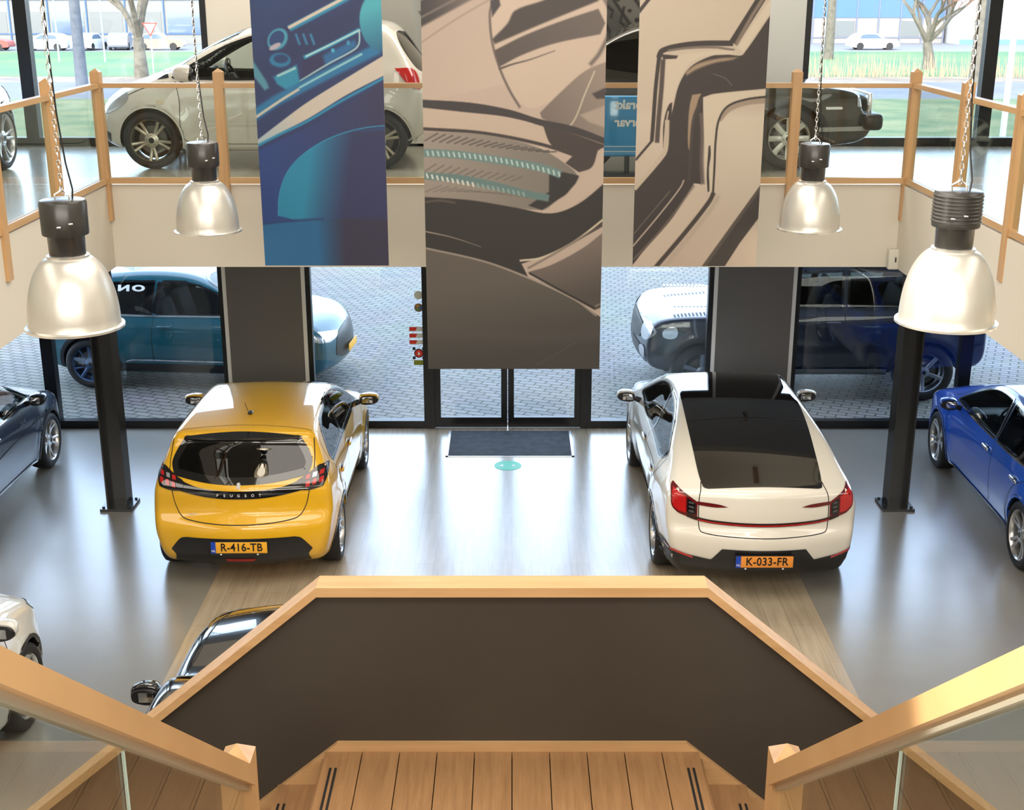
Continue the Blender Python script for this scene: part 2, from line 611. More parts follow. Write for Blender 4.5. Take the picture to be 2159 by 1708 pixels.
class Car:
    """one vehicle: local +X forward, +Y left, origin on the ground at mid wheelbase"""
    def __init__(s, name, body, paintm, loc, rz, label, cat='car', vox=.022, underm=None, interior=True, body_mats=None, res=.03):
        s.b = body
        s.res = res
        s.root = empty(name, loc, rz)
        tag(s.root, label, cat)
        lo = np.array([body.lo[0] + .1, -body.hw - .08, body.lo[1] + .1]); hi = np.array([body.hi[0] - .1, body.hw + .08, body.hi[1] - .1])
        fn = lambda x, y, z: body.full(x, y, z)
        V, F = surface_nets(fn, lo, hi, vox)
        V = newton(fn, V, 2, vox * .45)
        N = grad(fn, V, .006)
        # inner faces (cabin, wells) get the dark lining
        C = V[F].mean(1)
        base = body.base(C[:, 0], C[:, 1], C[:, 2])
        mi = (base < -.02).astype(int)
        low = C[:, 2] < (lo[2] + .045)
        mi[low] = 1
        s.body = np_mesh('body', V, F, [paintm, WHEELWELL], s.root, N, mi)
        s.paint = paintm
    # ---- projection of 2-D shapes on the painted surface
    def project(s, P2, axis, off):
        P2 = np.asarray(P2, float)
        n = len(P2)
        b = s.b
        far = {'y+': (1, 1), 'y-': (1, -1), 'x-': (0, -1), 'x+': (0, 1), 'z': (2, 1)}[axis]
        k, sg = far
        P = np.zeros((n, 3))
        others = [0, 2] if k == 1 else ([1, 2] if k == 0 else [0, 1])
        P[:, others[0]] = P2[:, 0]; P[:, others[1]] = P2[:, 1]
        start = {0: 2.9, 1: b.hw + .12, 2: 2.2}[k] * sg
        # march inward to the first crossing
        steps = 260
        inner = 0.0 if k != 2 else .3
        ts = np.linspace(start, inner * 1.0, steps)
        pos = np.full(n, np.nan)
        prevf = None
        for t in ts:
            Q = P.copy(); Q[:, k] = t
            f = b.base(Q[:, 0], Q[:, 1], Q[:, 2])
            if prevf is not None:
                hit = np.isnan(pos) & (f < 0)
                if hit.any():
                    a = prevf[hit]; c = f[hit]
                    pos[hit] = tprev + (t - tprev) * np.clip(a / (a - c + 1e-12), 0, 1)
            prevf = f; tprev = t
        ok = ~np.isnan(pos)
        if not ok.all():
            if ok.any():
                bad = np.nonzero(~ok)[0]; good = np.nonzero(ok)[0]
                for i in bad:
                    j = good[np.argmin(np.sum((P2[good] - P2[i]) ** 2, 1))]
                    pos[i] = pos[j]
            else:
                pos[:] = start
        P[:, k] = pos
        for _ in range(3):      # secant refinement along the axis
            f = b.base(P[:, 0], P[:, 1], P[:, 2])
            Q = P.copy(); Q[:, k] += .002
            df = (b.base(Q[:, 0], Q[:, 1], Q[:, 2]) - f) / .002
            stp = np.where(np.abs(df) > .05, -f / np.where(np.abs(df) > .05, df, 1), 0)
            P[:, k] += np.clip(stp, -.02, .02)
        g = grad(b.base, P, .006)
        N = g / (np.linalg.norm(g, axis=1)[:, None] + 1e-9)
        return P + N * off, N
    def _tri(s, poly, step):
        B = resample(poly, step * .6, True)
        if area(B) < 0: B = B[::-1]
        lo, hi = B.min(0), B.max(0)
        gx = np.arange(lo[0] + step / 2, hi[0], step); gy = np.arange(lo[1] + step / 2, hi[1], step)
        X, Y = np.meshgrid(gx, gy)
        X, Y = X.ravel(), Y.ravel()
        d = poly_sdf(B, X, Y)
        I = d < -step * .45
        pts = np.vstack([B, np.stack([X[I], Y[I]], 1)])
        nb = len(B)
        r = delaunay_2d_cdt([Vector(p) for p in pts], [], [list(range(nb))], 1, 1e-6)
        return np.array([tuple(p) for p in r[0]]), [tuple(f) for f in r[2]]
    def patch(s, name, poly, axis, m, off=.003, sharp=False, parent=None, both=False, smooth=None, thick=0.0, n=8):
        P = smooth_poly(poly, n) if not sharp else np.array([p[:2] for p in poly], float)
        V2, F = s._tri(P, s.res)
        outs = []
        axs = [axis] if not both else ['y+', 'y-']
        if both == 'x':     # mirror a rear/front/top shape left-right
            axs = [axis, axis]
        for i, a in enumerate(axs):
            W = V2.copy()
            if both == 'x' and i == 1:
                if axis == 'z': W[:, 1] *= -1
                else: W[:, 0] *= -1
            P3, N = s.project(W, a, off)
            o = np_mesh(name, P3, np.array(F), m, parent or s.root, N)
            outs.append(o)
        return outs if both else outs[0]
    def ribbon(s, name, line, width, axis, m, off=.003, closed=False, both=False, parent=None, smooth=True, step=.02, side=0.0, n=6):
        """a strip of given width along a 2-D line; side = shift of the strip centre"""
        L = smooth_poly(line, n, closed) if smooth else np.array([p[:2] for p in line], float)
        L = resample(L, step, closed)
        if closed and area(L) < 0: L = L[::-1]
        A = offset_poly(L, side + width / 2, closed); B = offset_poly(L, side - width / 2, closed)
        n_ = len(L)
        F = []
        for i in range(n_ if closed else n_ - 1):
            j = (i + 1) % n_
            F.append((i, j, n_ + j, n_ + i))
        outs = []
        axs = [axis] if not both else ['y+', 'y-']
        if both == 'x': axs = [axis, axis]
        for q, a in enumerate(axs):
            W = np.vstack([A, B])
            if both == 'x' and q == 1:
                if axis == 'z': W[:, 1] *= -1
                else: W[:, 0] *= -1
            P3, N = s.project(W, a, off)
            outs.append(np_mesh(name, P3, np.array(F), m, parent or s.root, N))
        return outs if both else outs[0]
    def window(s, name, poly, axis, g, frame=.03, fm=None, both=False, trim=None, trim_m=None):
        """glass pane with a black ceramic border; trim = outer moulding width"""
        fm = fm or GLOSSBLK
        P = smooth_poly(poly, 8)
        if area(P) < 0: P = P[::-1]
        outs = s.patch(name, [tuple(p) for p in offset_poly(P, -.012)], axis, g, .002, sharp=True, both=both)
        outs = outs if isinstance(outs, list) else [outs]
        fr = s.ribbon('window_border', [tuple(p) for p in P], frame, axis, fm, .0035, True, both, smooth=False, side=frame / 2 - .014)
        fr = fr if isinstance(fr, list) else [fr]
        for o, f in zip(outs, fr): f.parent = o
        if trim:
            tr = s.ribbon('window_trim', [tuple(p) for p in P], trim, axis, trim_m or CHROME, .006, True, both, smooth=False, side=-.016)
            tr = tr if isinstance(tr, list) else [tr]
            for o, f in zip(outs, tr): f.parent = o
        return outs
    def arch(s, w=.03, m=None, off=.006, extra=0.0, name='wheel_arch_trim'):
        for wx in s.b.wheels:
            r = s.b.well + w / 2 - .012 + extra
            # down to the sill on both ends
            zlo = s.b.side_poly[:, 1].min() + .05
            a0 = math.asin(max(-.95, (zlo - s.b.wr) / r))
            L = [(wx + r * math.cos(a), s.b.wr + r * math.sin(a)) for a in np.linspace(a0, PI - a0, 40)]
            s.ribbon(name, L, w, 'y+', m or BLACK, off, False, True, smooth=False)
    def wheels_add(s, wheel_fn, track):
        proto = None
        for wx in s.b.wheels:
            for sg in (1, -1):
                if proto is None:
                    proto = wheel_fn(s.root)
                    o = proto
                else:
                    o = copy_tree(proto, s.root)
                o.location = (wx, sg * track, s.b.wr)
                o.rotation_euler = (0, random.uniform(0, 1), 0 if sg > 0 else PI)
    def seats(s, rows, m=None, z0=.45, w=.5, rear=True, wheel_side=1, scale=1.0):
        m = m or UPH
        for (x, kind) in rows:
            spots = (-.36, .36) if kind == 'front' else (0,)
            ww = w if kind == 'front' else s.b.hw * 2 - .62
            for y in spots:
                b = MB()
                b.rbox((x + .08, y, z0 + .12), (.5, ww, .16), .06)
                M = Matrix.Translation((x - .2, y, z0 + .15)) @ Matrix.Rotation(math.radians(-18), 4, 'Y')
                b.rbox((0, 0, .26), (.13, ww, .56), .055, M=M)
                hs = (0,) if kind == 'front' else (-.36, .36)
                seat = b.build('seat', m, s.root)
                for hy in hs:
                    h = MB()
                    h.rbox((0, hy, .62), (.09, .26, .17), .04, M=M)
                    h.build('headrest', m, seat)
    def steering(s, x, z, side=1):
        b = MB()
        M = Matrix.Translation((x, side * .36, z)) @ Matrix.Rotation(math.radians(-65), 4, 'Y')
        n = 28
        pts = [(.175 * math.cos(2 * PI * k / n), .175 * math.sin(2 * PI * k / n), 0) for k in range(n + 1)]
        b.tube(pts, .014, 6, M=M)
        b.rbox((0, 0, 0), (.12, .14, .05), .02, M=M)
        b.rbox((0, .1, 0), (.03, .14, .02), .008, M=M)
        b.rbox((0, -.1, 0), (.03, .14, .02), .008, M=M)
        b.tube([(0, 0, 0), (0, 0, -.3)], .03, 8, M=M)
        b.build('steering_wheel', BLACK, s.root)
    def dash(s, x, z, w=None, m=None):
        b = MB()
        w = w or s.b.hw * 2 - .34
        b.rbox((x, 0, z), (.38, w, .22), .07)
        b.rbox((x - .22, .36, z + .09), (.16, .34, .1), .04)
        b.rbox((x - .16, 0, z + .12), (.03, .3, .14), .012)
        b.build('dashboard', m or BLACK, s.root)
    def mirrors(s, x, z, m, cover_black=False, out=.11, size=(.13, .19, .14)):
        def shell(y0, sg, sx, sy, sz, zo=0.0, n=20, rings=10, xa=-1.0, xb=1.0):
            """egg-like housing: flat toward the rear, rounded toward the front, narrower at the outer end"""
            v = []; f = []
            for i in range(rings + 1):
                t = i / rings
                xx = -sx / 2 + sx * t
                r = math.sqrt(max(0, 1 - max(0, (t - .15) / .85) ** 2.4)) if t > .15 else .9 + .1 * t / .15
                for k in range(n):
                    a = 2 * PI * k / n
                    c, q = math.cos(a), math.sin(a)
                    e = .62
                    yy = math.copysign(abs(c) ** e, c) * sy / 2 * r
                    zz = math.copysign(abs(q) ** e, q) * sz / 2 * r
                    zz *= 1 - .22 * max(0, yy / (sy / 2))
                    v.append((x + xx - .02 * yy / sy, y0 + sg * yy, z + zz + zo + .02 * yy / sy))
            for i in range(rings):
                for k in range(n):
                    f.append((i * n + k, i * n + (k + 1) % n, (i + 1) * n + (k + 1) % n, (i + 1) * n + k))
            f.append(tuple(range(n)))
            return v, f
        for sg in (1, -1):
            y = sg * (s.b.hw + out - .03)
            v, f = shell(y, sg, size[0] * 1.25, size[1] * 1.08, size[2])
            b = MB(); b.add(v, f, 0, True)
            o = b.build('wing_mirror', [m], s.root)
            v, f = shell(y, sg, size[0] * 1.18, size[1] * 1.02, size[2] * .86, -.008)
            v = [(p[0] - .022, p[1], p[2]) for p in v]
            b3 = MB(); b3.add(v, f, 0, True)
            b3.build('mirror_housing', BLACK, o)
            b2 = MB()
            b2.rbox((x - size[0] * .59 - .024, y, z - .004), (.004, size[1] * .70, size[2] * .52), .002, seg=2)
            b2.build('mirror_glass', MIRRORGLASS, o)
            b4 = MB()
            b4.tube([(x + .02, y - sg * .07, z - .04), (x + .03, sg * (s.b.hw - .1), z - .09)], [.025, .035], 8)
            b4.build('mirror_arm', BLACK, o)
    def handles(s, xs, z, m, chrome=False, y_in=0.0):
        for x in xs:
            for ax, sg in (('y+', 1), ('y-', -1)):
                P, N = s.project([(x, z)], ax, .02)
                p = P[0]
                b = MB()
                b.rbox((0, 0, 0), (.19, .022, .035), .01)
                o = b.build('door_handle', m, s.root)
                o.location = tuple(p)
                c = MB()
                c.rbox((0, -sg * .02, 0), (.10, .012, .05), .005)
                c.build('handle_recess', BLACK, o)
    def plate(s, x, z, txt, base, tilt=0, axis=-1, w=.52, h=.112):
        e = MB()
        e.rbox((0, 0, 0), (.006, w, h), .003)
        o = e.build('licence_plate', base, s.root)
        o.location = (x, 0, z)
        o.rotation_euler = (0, math.radians(tilt), 0)
        b = MB()
        # blue country strip on the viewer's left (looking forward along +X from behind: left = +Y)
        b.box(-.0045, .004, w / 2 - .045, w / 2, -h / 2, h / 2)
        b.build('country_strip', PLATEB, o)
        t = text_mesh(txt, h * .98, 'plate_characters', INK, o, .0008, .0018, 1.06, xscale=.86)
        t.matrix_parent_inverse = Matrix.Identity(4)
        # text faces -X
        t.rotation_euler = (PI / 2, 0, -PI / 2)
        t.location = (-.0045, -.022, 0)
        t2 = text_mesh('NL', .03, 'country_letters', WHITEINK, o, .0006)
        t2.rotation_euler = (PI / 2, 0, -PI / 2); t2.location = (-.0052, w / 2 - .023, -.032)
        fr = MB()
        fr.box(-.002, .012, -w / 2 - .008, w / 2 + .008, -h / 2 - .022, h / 2 + .006)
        fr.build('plate_holder', BLACK, o)
        for sg in (-1, 1):
            c = MB(); c.rbox((-.004, sg * .17, -h / 2 - .011), (.004, .016, .012), .001)
            c.build('holder_clip', WHITEINK, o)
        return o

def wheel_maker(R, rim, width, n=5, style='twin', m=None, hub=None, tyre_side=None):
    """wheel standing on its local XZ plane, outside toward +Y (outer face at y=0)"""
    m = m or ALU
    def fn(parent):
        t = MB()
        wd = width
        prof = [(rim + .002, -wd + .02), (rim + .012, -wd), (R - .03, -wd - .005), (R - .008, -wd + .012), (R, -wd + .04), (R, -.04),
                (R - .008, -.012), (R - .03, .004), (rim + .03, .006), (rim + .01, -.002), (rim, -.012)]
        t.lathe(prof, 56, axis='Y')
        tyre = t.build('wheel', RUBBER, parent)
        b = MB()
        b.lathe([(rim * .98, -wd + .02), (rim * .94, -.06), (rim * .95, -.02), (rim + .002, -.002), (rim + .004, -.012), (rim * .985, -.03)], 56, axis='Y')
        hr = .075
        yb = -.035
        b.lathe([(.001, yb + .022), (hr * .6, yb + .02), (hr, yb + .008), (hr * 1.05, yb - .02), (hr * .9, yb - .05)], 24, axis='Y')
        def spoke(a0, a1, w0, w1, depth=.03, y0=yb, y1=-.012):
            p0 = Vector((math.cos(a0) * hr * .8, 0, math.sin(a0) * hr * .8)); p1 = Vector((math.cos(a1) * rim * .965, 0, math.sin(a1) * rim * .965))
            d = (p1 - p0).normalized(); nrm = Vector((-d.z, 0, d.x))
            v = []
            for k in range(5):
                u = k / 4
                c = p0.lerp(p1, u); y = y0 + (y1 - y0) * u - .012 * math.sin(PI * u); w_ = w0 + (w1 - w0) * u
                v += [c + nrm * w_ * .5 + Vector((0, y - .003, 0)), c + nrm * w_ * .22 + Vector((0, y + .004, 0)), c - nrm * w_ * .22 + Vector((0, y + .004, 0)),
                      c - nrm * w_ * .5 + Vector((0, y - .003, 0)), c - nrm * w_ * .4 + Vector((0, y - depth, 0)), c + nrm * w_ * .4 + Vector((0, y - depth, 0))]
            f = []
            for k in range(4):
                for j in range(6):
                    a = k * 6 + j; c_ = k * 6 + (j + 1) % 6
                    f.append((a, c_, c_ + 6, a + 6))
            b.add(v, f, 0, False)
        for i in range(n):
            a = 2 * PI * i / n
            if style == 'twin':
                spoke(a - .10, a - .17, .030, .034); spoke(a + .10, a + .17, .030, .034)
            elif style == 'single':
                spoke(a, a, .05, .06)
            elif style == 'wide':
                spoke(a, a, .075, .13)
            elif style == 'y':
                spoke(a, a - .22, .034, .026); spoke(a, a + .22, .034, .026)
            elif style == 'hex':
                spoke(a, a, .05, .045)
                spoke(a, a + PI / n, .012, .03)
        r = b.build('rim', m, tyre)
        c = MB()
        c.lathe([(.001, yb + .026), (.026, yb + .026), (.03, yb + .02)], 20, axis='Y')
        for i in range(5):
            a = 2 * PI * (i + .5) / 5
            M = Matrix.Translation((.05 * math.cos(a), yb + .012, .05 * math.sin(a)))
            c.lathe([(.001, .006), (.008, .006), (.009, -.004)], 8, axis='Y', M=M)
        c.build('hub_cap', hub or BLACK, tyre)
        d = MB()
        d.lathe([(.001, -.10), (rim * .68, -.10), (rim * .68, -.125), (.001, -.125)], 32, axis='Y')
        d.lathe([(.001, -.14), (rim * .9, -.14)], 32, axis='Y', mi=1)
        d.build('brake_disc', [DISC, WHEELWELL], tyre)
        return tyre
    return fn
# ------------------------------------------------------------------ the vehicles
INS = [(-1.2, .16), (-.85, .11), (-.66, .05), (-.5, .012), (-.3, 0), (-.12, .012), (0, .045), (.08, .085), (.45, .235), (.62, .33), (1.0, .6)]

def yellow_hatchback():
    P = paint('yellow_paint', (.74, .405, .010), .32)
    side = [(-1.84, .20), (-1.99, .30), (-2.02, .46), (-2.01, .60), (-1.975, .675), (-1.93, .72), (-1.905, .85), (-1.895, .96), (-1.84, 1.04),
            (-1.70, 1.20), (-1.585, 1.335), (-1.60, 1.375), (-1.57, 1.405), (-1.35, 1.43), (-.9, 1.452), (-.4, 1.455), (.05, 1.42), (.45, 1.31), (.85, 1.12), (1.12, .985), (1.5, .915),
            (1.85, .82), (2.0, .70), (2.05, .52), (2.02, .32), (1.9, .20), (1.0, .17), (-1.0, .17)]
    plan = [(-2.1, .86), (-1.85, .945), (-1.4, 1.0), (-.8, .985), (0, .98), (.9, .985), (1.35, 1.0), (1.75, .95), (2.1, .80)]
    belt = [(-2.1, 1.02), (-1.3, 1.0), (0, .94), (1.0, .90), (2.1, .80)]
    sidewin = [(.92, .985, 1), (.60, 1.16), (.28, 1.30), (-.02, 1.365), (-.4, 1.39), (-.85, 1.375), (-1.16, 1.33), (-1.33, 1.10, 1), (-1.28, 1.05), (-.6, 1.02), (.2, .985)]
    rearwin = [(-.615, 1.06, 1), (-.64, 1.16), (-.53, 1.355, 1), (0, 1.375), (.53, 1.355, 1), (.64, 1.16), (.615, 1.06, 1), (.3, 1.025), (0, 1.015), (-.3, 1.025)]
    wscreen = [(.98, -.66), (.62, -.62), (.17, -.55), (.13, 0), (.17, .55), (.62, .62), (.98, .66), (1.13, 0)]
    b = CarBody(side, .875, plan, belt, INS, (-1.27, 1.27), .31, .355, k=.075, bow=(.24, .22), crown=.055,
                windows=(('y', sidewin, None), ('x', rearwin, (-3, -1.2)), ('z', wscreen, (.9,))), cabin=(-1.75, 1.05, .42), flare=.02)
    c = Car('hatchback_car', b, P, (-2.55, 13.12, 0), math.radians(90.7),
            'glossy yellow hatchback car seen from behind, left of the entrance aisle', vox=.02)
    R = c
    for sidepoly in ([(.93, .98, 1), (.62, 1.15), (.30, 1.29), (.0, 1.36), (-.36, 1.388, 1), (-.40, 1.012, 1), (.2, .985)],
                     [(-.42, 1.388, 1), (-.85, 1.375), (-1.16, 1.33), (-1.34, 1.10, 1), (-1.28, 1.05), (-.9, 1.03), (-.46, 1.013, 1)]):
        R.window('side_window', sidepoly, 'y+', G_TINT, frame=.028, both=True)
    R.ribbon('pillar_trim', [(-.375, 1.37), (-.43, 1.02)], .10, 'y+', GLOSSBLK, .0045, both=True, smooth=False)
    R.ribbon('window_strip', [(.95, .972), (.2, .972), (-.6, 1.005), (-1.30, 1.04)], .014, 'y+', GLOSSBLK, .006, both=True)
    R.window('rear_window', rearwin, 'x-', G_DARK, frame=.06)
    R.window('windscreen', wscreen, 'z', G_CLEAR, frame=.05)
    # gloss black roof spoiler blade over the glass
    sp = MB()
    prof = []
    for i in range(25):
        u = -1 + 2 * i / 24
        y = u * .60
        xb = -1.60 + .17 * abs(u) ** 2.4
        z = 1.402 - .035 * u * u
        prof.append((xb, y, z))
    v = []
    for (x, y, z) in prof:
        v += [(x + .10, y, z + .012), (x - .055, y, z - .012), (x - .05, y, z - .035), (x + .13, y, z - .085)]
    f = []
    for i in range(24):
        for j in range(4):
            a = i * 4 + j; d = i * 4 + (j + 1) % 4
            f.append((a, d, d + 4, a + 4))
    f += [(0, 1, 2, 3), (99, 98, 97, 96)]
    sp.add(v, f, 0, True)
    sp.build('roof_spoiler', GLOSSBLK, R.root)
    # band joining the rear lamps
    R.patch('lamp_band', [(-.60, 1.03, 1), (-.40, .975), (-.2, .955), (0, .95), (.2, .955), (.40, .975), (.60, 1.03, 1), (.60, .935, 1), (.3, .89), (0, .878), (-.3, .89), (-.60, .935, 1)],
            'x-', GLOSSBLK, .006)
    for sg in (1, -1):
        poly = [(sg * .55, .93, 1), (sg * .52, 1.0), (sg * .60, 1.045), (sg * .715, 1.115, 1), (sg * .775, 1.10), (sg * .79, 1.02), (sg * .76, .945, 1), (sg * .65, .925)]
        lamp = R.patch('tail_lamp', poly, 'x-', GLOSSBLK, .009)
        for k in range(3):
            y0 = sg * (.60 + .06 * k)
            for (za, zb, mm, nm) in ((.95, .995, REDLAMP, 'lamp_element'), (1.01, 1.045, LAMPCLR, 'lamp_element')):
                dz = .012 * k
                poly2 = [(y0, za + dz, 1), (y0 + sg * .038, za + dz + .006, 1), (y0 + sg * .042, zb + dz + .006, 1), (y0 + sg * .004, zb + dz, 1)]
                R.patch(nm, poly2, 'x-', REDLAMP if (mm is REDLAMP or k != 1) else mm, .012, sharp=True, parent=lamp)
    # lower black bumper insert
    R.patch('bumper_insert', [(-.50, .525, 1), (-.56, .505), (-.66, .385, 1), (-.62, .33), (-.64, .25, 1), (-.3, .225), (0, .22), (.3, .225), (.64, .25, 1), (.62, .33), (.66, .385, 1), (.56, .505), (.50, .525, 1), (0, .53)],
            'x-', BLACK, .006)
    R.patch('fog_lamp', [(-.14, .325, 1), (.14, .325, 1), (.12, .295, 1), (-.12, .295, 1)], 'x-', mat('fog_red', (.35, .01, .01), .3), .010, sharp=True)
    R.plate(-2.035, .45, 'R-416-TB', PLATEY)
    # hatch shut line, bumper crease
    R.ribbon('hatch_gap', [(.66, 1.33), (.675, 1.15), (.665, 1.0), (.64, .93), (.61, .80), (.55, .70), (.45, .672), (.2, .655), (0, .652), (-.2, .655), (-.45, .672), (-.55, .70), (-.61, .80), (-.64, .93), (-.665, 1.0), (-.675, 1.15), (-.66, 1.33)],
             .008, 'x-', SEAM, .002)
    R.ribbon('roof_gap', [(-1.42, -.63), (-1.40, -.4), (-1.385, 0), (-1.40, .4), (-1.42, .63)], .007, 'z', SEAM, .002)
    for q in ([(-.40, .985), (-.44, .7), (-.44, .35), (-.35, .25)], [(.98, .93), (1.0, .7), (.93, .45), (.86, .25)], [(-1.33, 1.02), (-1.22, .85), (-.98, .68), (-.86, .45), (-.80, .25)]):
        R.ribbon('door_gap', q, .007, 'y+', SEAM, .002, both=True)
    R.arch(.045, BLACK, .006)
    R.ribbon('sill_trim', [(-.88, .235), (.88, .235)], .07, 'y+', BLACK, .006, both=True, smooth=False)
    R.patch('fuel_flap', [(-1.22, .90), (-1.10, .90), (-1.10, .78), (-1.22, .78)], 'y-', P, .004)
    R.handles((-.25, -1.02), .86, P)
    R.mirrors(.78, 1.02, P, out=.12, size=(.13, .21, .13))
    a = MB()
    a.tube([(-1.12, 0, 1.47), (-1.22, 0, 1.52), (-1.33, 0, 1.63)], [.006, .004, .0025], 8)
    a.rbox((-1.10, 0, 1.462), (.07, .045, .025), .011)
    a.build('roof_antenna', BLACK, R.root)
    # badge and lettering
    P3, N = R.project([(0, .995)], 'x-', .004)
    bd = MB()
    lion = [(-.018, -.028), (-.008, -.006), (-.024, .006), (-.010, .016), (-.016, .030), (.004, .034), (.016, .022), (.012, .004), (.024, -.012), (.012, -.032), (.004, -.014), (-.008, -.034)]
    bd.prism([(p[0], p[1]) for p in lion], 'x', -.006, .004)
    bo = bd.build('badge', LETTER, R.root)
    bo.location = tuple(P3[0]); bo.rotation_euler = (0, math.radians(8), 0)
    for i, ch in enumerate('PEUGEOT'):
        y = .195 - .065 * i
        P3, N = R.project([(y, .912)], 'x-', .009)
        t = text_mesh(ch, .036, 'band_letter', LETTER, R.root, .001, .0006)
        t.rotation_euler = (PI / 2, 0, -PI / 2); t.location = tuple(P3[0])
    P3, N = R.project([(.42, .725)], 'x-', .004)
    t = text_mesh('PureTech', .03, 'small_lettering', LETTER, R.root, .001)
    t.rotation_euler = (PI / 2, 0, -PI / 2); t.location = tuple(P3[0])
    R.wheels_add(wheel_maker(.31, .225, .195, 5, 'y', ALU), .86)
    R.seats([(-.05, 'front'), (-.95, 'rear')], UPH, .42)
    R.dash(.72, .80); R.steering(.38, .86)
    # front lamps for the far end
    R.patch('headlamp', [(.45, .76, 1), (.78, .84, 1), (.74, .70), (.52, .68)], 'x+', LAMPCLR, .006, both='x')
    R.patch('front_grille', [(-.45, .62), (.45, .62), (.5, .36), (-.5, .36)], 'x+', BLACK, .006)
    return R

def white_fastback():
    P = paint('white_paint', (.74, .70, .62), .3)
    side = [(-2.10, .20), (-2.24, .32), (-2.29, .50), (-2.285, .64), (-2.235, .70), (-2.225, .85), (-2.20, .98), (-2.20, 1.035), (-2.10, 1.055), (-1.95, 1.10),
            (-1.6, 1.215), (-1.15, 1.345), (-.7, 1.43), (-.2, 1.465), (.2, 1.455), (.55, 1.385), (.95, 1.22), (1.3, 1.055), (1.7, .975),
            (2.1, .87), (2.25, .76), (2.29, .60), (2.27, .35), (2.12, .21), (1.0, .18), (-1.0, .18)]
    plan = [(-2.4, .84), (-2.1, .925), (-1.75, .98), (-1.3, 1.0), (-.6, .97), (0, .965), (.9, .975), (1.4, 1.0), (1.95, .94), (2.4, .80)]
    belt = [(-2.4, 1.01), (-1.3, 1.0), (0, .955), (1.2, .93), (2.3, .80)]
    ins = [(-1.2, .16), (-.85, .12), (-.66, .06), (-.5, .02), (-.35, .006), (-.2, 0), (-.08, .012), (0, .05), (.08, .11), (.45, .28), (.62, .38), (1.0, .6)]
    w1 = [(1.02, 1.02, 1), (.72, 1.17), (.42, 1.30), (.10, 1.375), (-.18, 1.385, 1), (-.24, 1.0, 1), (.3, .99)]
    w2 = [(-.24, 1.385, 1), (-.55, 1.375), (-.95, 1.30), (-1.30, 1.17), (-1.38, 1.12, 1), (-1.20, 1.045), (-.8, 1.02), (-.30, 1.003, 1)]
    top = [(-2.02, -.545), (-2.065, -.49), (-2.085, 0), (-2.065, .49), (-2.02, .545), (-1.5, .575), (-.8, .585), (-.1, .56), (.28, .53), (.33, 0), (.28, -.53), (-.1, -.56), (-.8, -.585), (-1.5, -.575)]
    ws = [(.36, -.56), (.85, -.65), (1.2, -.70), (1.33, 0), (1.2, .70), (.85, .65), (.36, .56), (.40, 0)]
    b = CarBody(side, .93, plan, belt, ins, (-1.3675, 1.3675), .345, .385, k=.06, bow=(.26, .24), crown=.05,
                windows=(('y', w1, None), ('y', w2, None), ('z', ws, (.95,))), cabin=(-1.9, 1.2, .42), flare=.022)
    c = Car('fastback_car', b, P, (2.29, 13.14, 0), math.radians(90), 'white fastback car with black glass roof seen from behind', vox=.021)
    R = c
    c.window('side_window', w1, 'y+', G_TINT, frame=.026, both=True, trim=.010)
    c.window('side_window', w2, 'y+', G_TINT, frame=.026, both=True, trim=.010)
    c.ribbon('pillar_trim', [(-.21, 1.375), (-.27, 1.01)], .07, 'y+', GLOSSBLK, .0045, both=True, smooth=False)
    RG = mat('glass_roof', (.010, .009, .008), .03, coat=1.0)
    c.patch('glass_roof', top, 'z', RG, .004)
    c.ribbon('hatch_glass_gap', [(-1.04, -.575), (-1.02, 0), (-1.04, .575)], .012, 'z', BLACK, .006)
    c.window('windscreen', ws, 'z', G_CLEAR, frame=.05)
    # rear lamps: vertical red blocks, upper spur, full-width lower bar
    for sg in (1, -1):
        lamp = c.patch('tail_lamp', [(sg * .60, .79, 1), (sg * .60, .93, 1), (sg * .70, .99, 1), (sg * .80, 1.04, 1), (sg * .825, 1.0), (sg * .825, .87), (sg * .77, .81, 1), (sg * .68, .785)],
                       'x-', DARKRED, .006)
        c.patch('lamp_element', [(sg * .70, .82, 1), (sg * .70, .965, 1), (sg * .80, 1.015, 1), (sg * .815, .99), (sg * .815, .88), (sg * .765, .83, 1)], 'x-', REDLAMP, .009, parent=lamp)
        c.patch('lamp_housing', [(sg * .615, .81, 1), (sg * .615, .915, 1), (sg * .69, .955, 1), (sg * .69, .815, 1)], 'x-', GLOSSBLK, .009, sharp=True, parent=lamp)
        for k in range(3):
            z0 = .828 + .038 * k
            c.patch('reflector', [(sg * .628, z0, 1), (sg * .628, z0 + .018, 1), (sg * .68, z0 + .024, 1), (sg * .68, z0 + .006, 1)], 'x-', mat('lamp_grey', (.12, .11, .11), .2, metal=.4), .0115, sharp=True, parent=lamp)
        c.patch('lamp_spur', [(sg * .60, .935, 1), (sg * .62, .905, 1), (sg * .45, .895), (sg * .33, .905, 1), (sg * .42, .925)], 'x-', DARKRED, .006, parent=lamp)
        c.ribbon('reflector', [(sg * .86, .45), (sg * .80, .46), (sg * .63, .41)], .022, 'x-', REDLAMP, .010, parent=lamp, smooth=False)
    c.ribbon('light_bar', [(.69, .80), (.6, .775), (.45, .758), (0, .748), (-.45, .758), (-.6, .775), (-.69, .80)], .034, 'x-', mat('bar_black', (.02, .002, .003), .1, coat=1), .007)
    c.ribbon('light_strip', [(.60, .767), (.45, .752), (0, .742), (-.45, .752), (-.60, .767)], .012, 'x-', REDLAMP, .010)
    c.ribbon('hatch_gap', [(.555, 1.06), (.585, .98), (.59, .80), (.58, .68), (.55, .655), (.3, .64), (0, .636), (-.3, .64), (-.55, .655), (-.58, .68), (-.59, .80), (-.585, .98), (-.555, 1.06)],
             .008, 'x-', SEAM, .002)
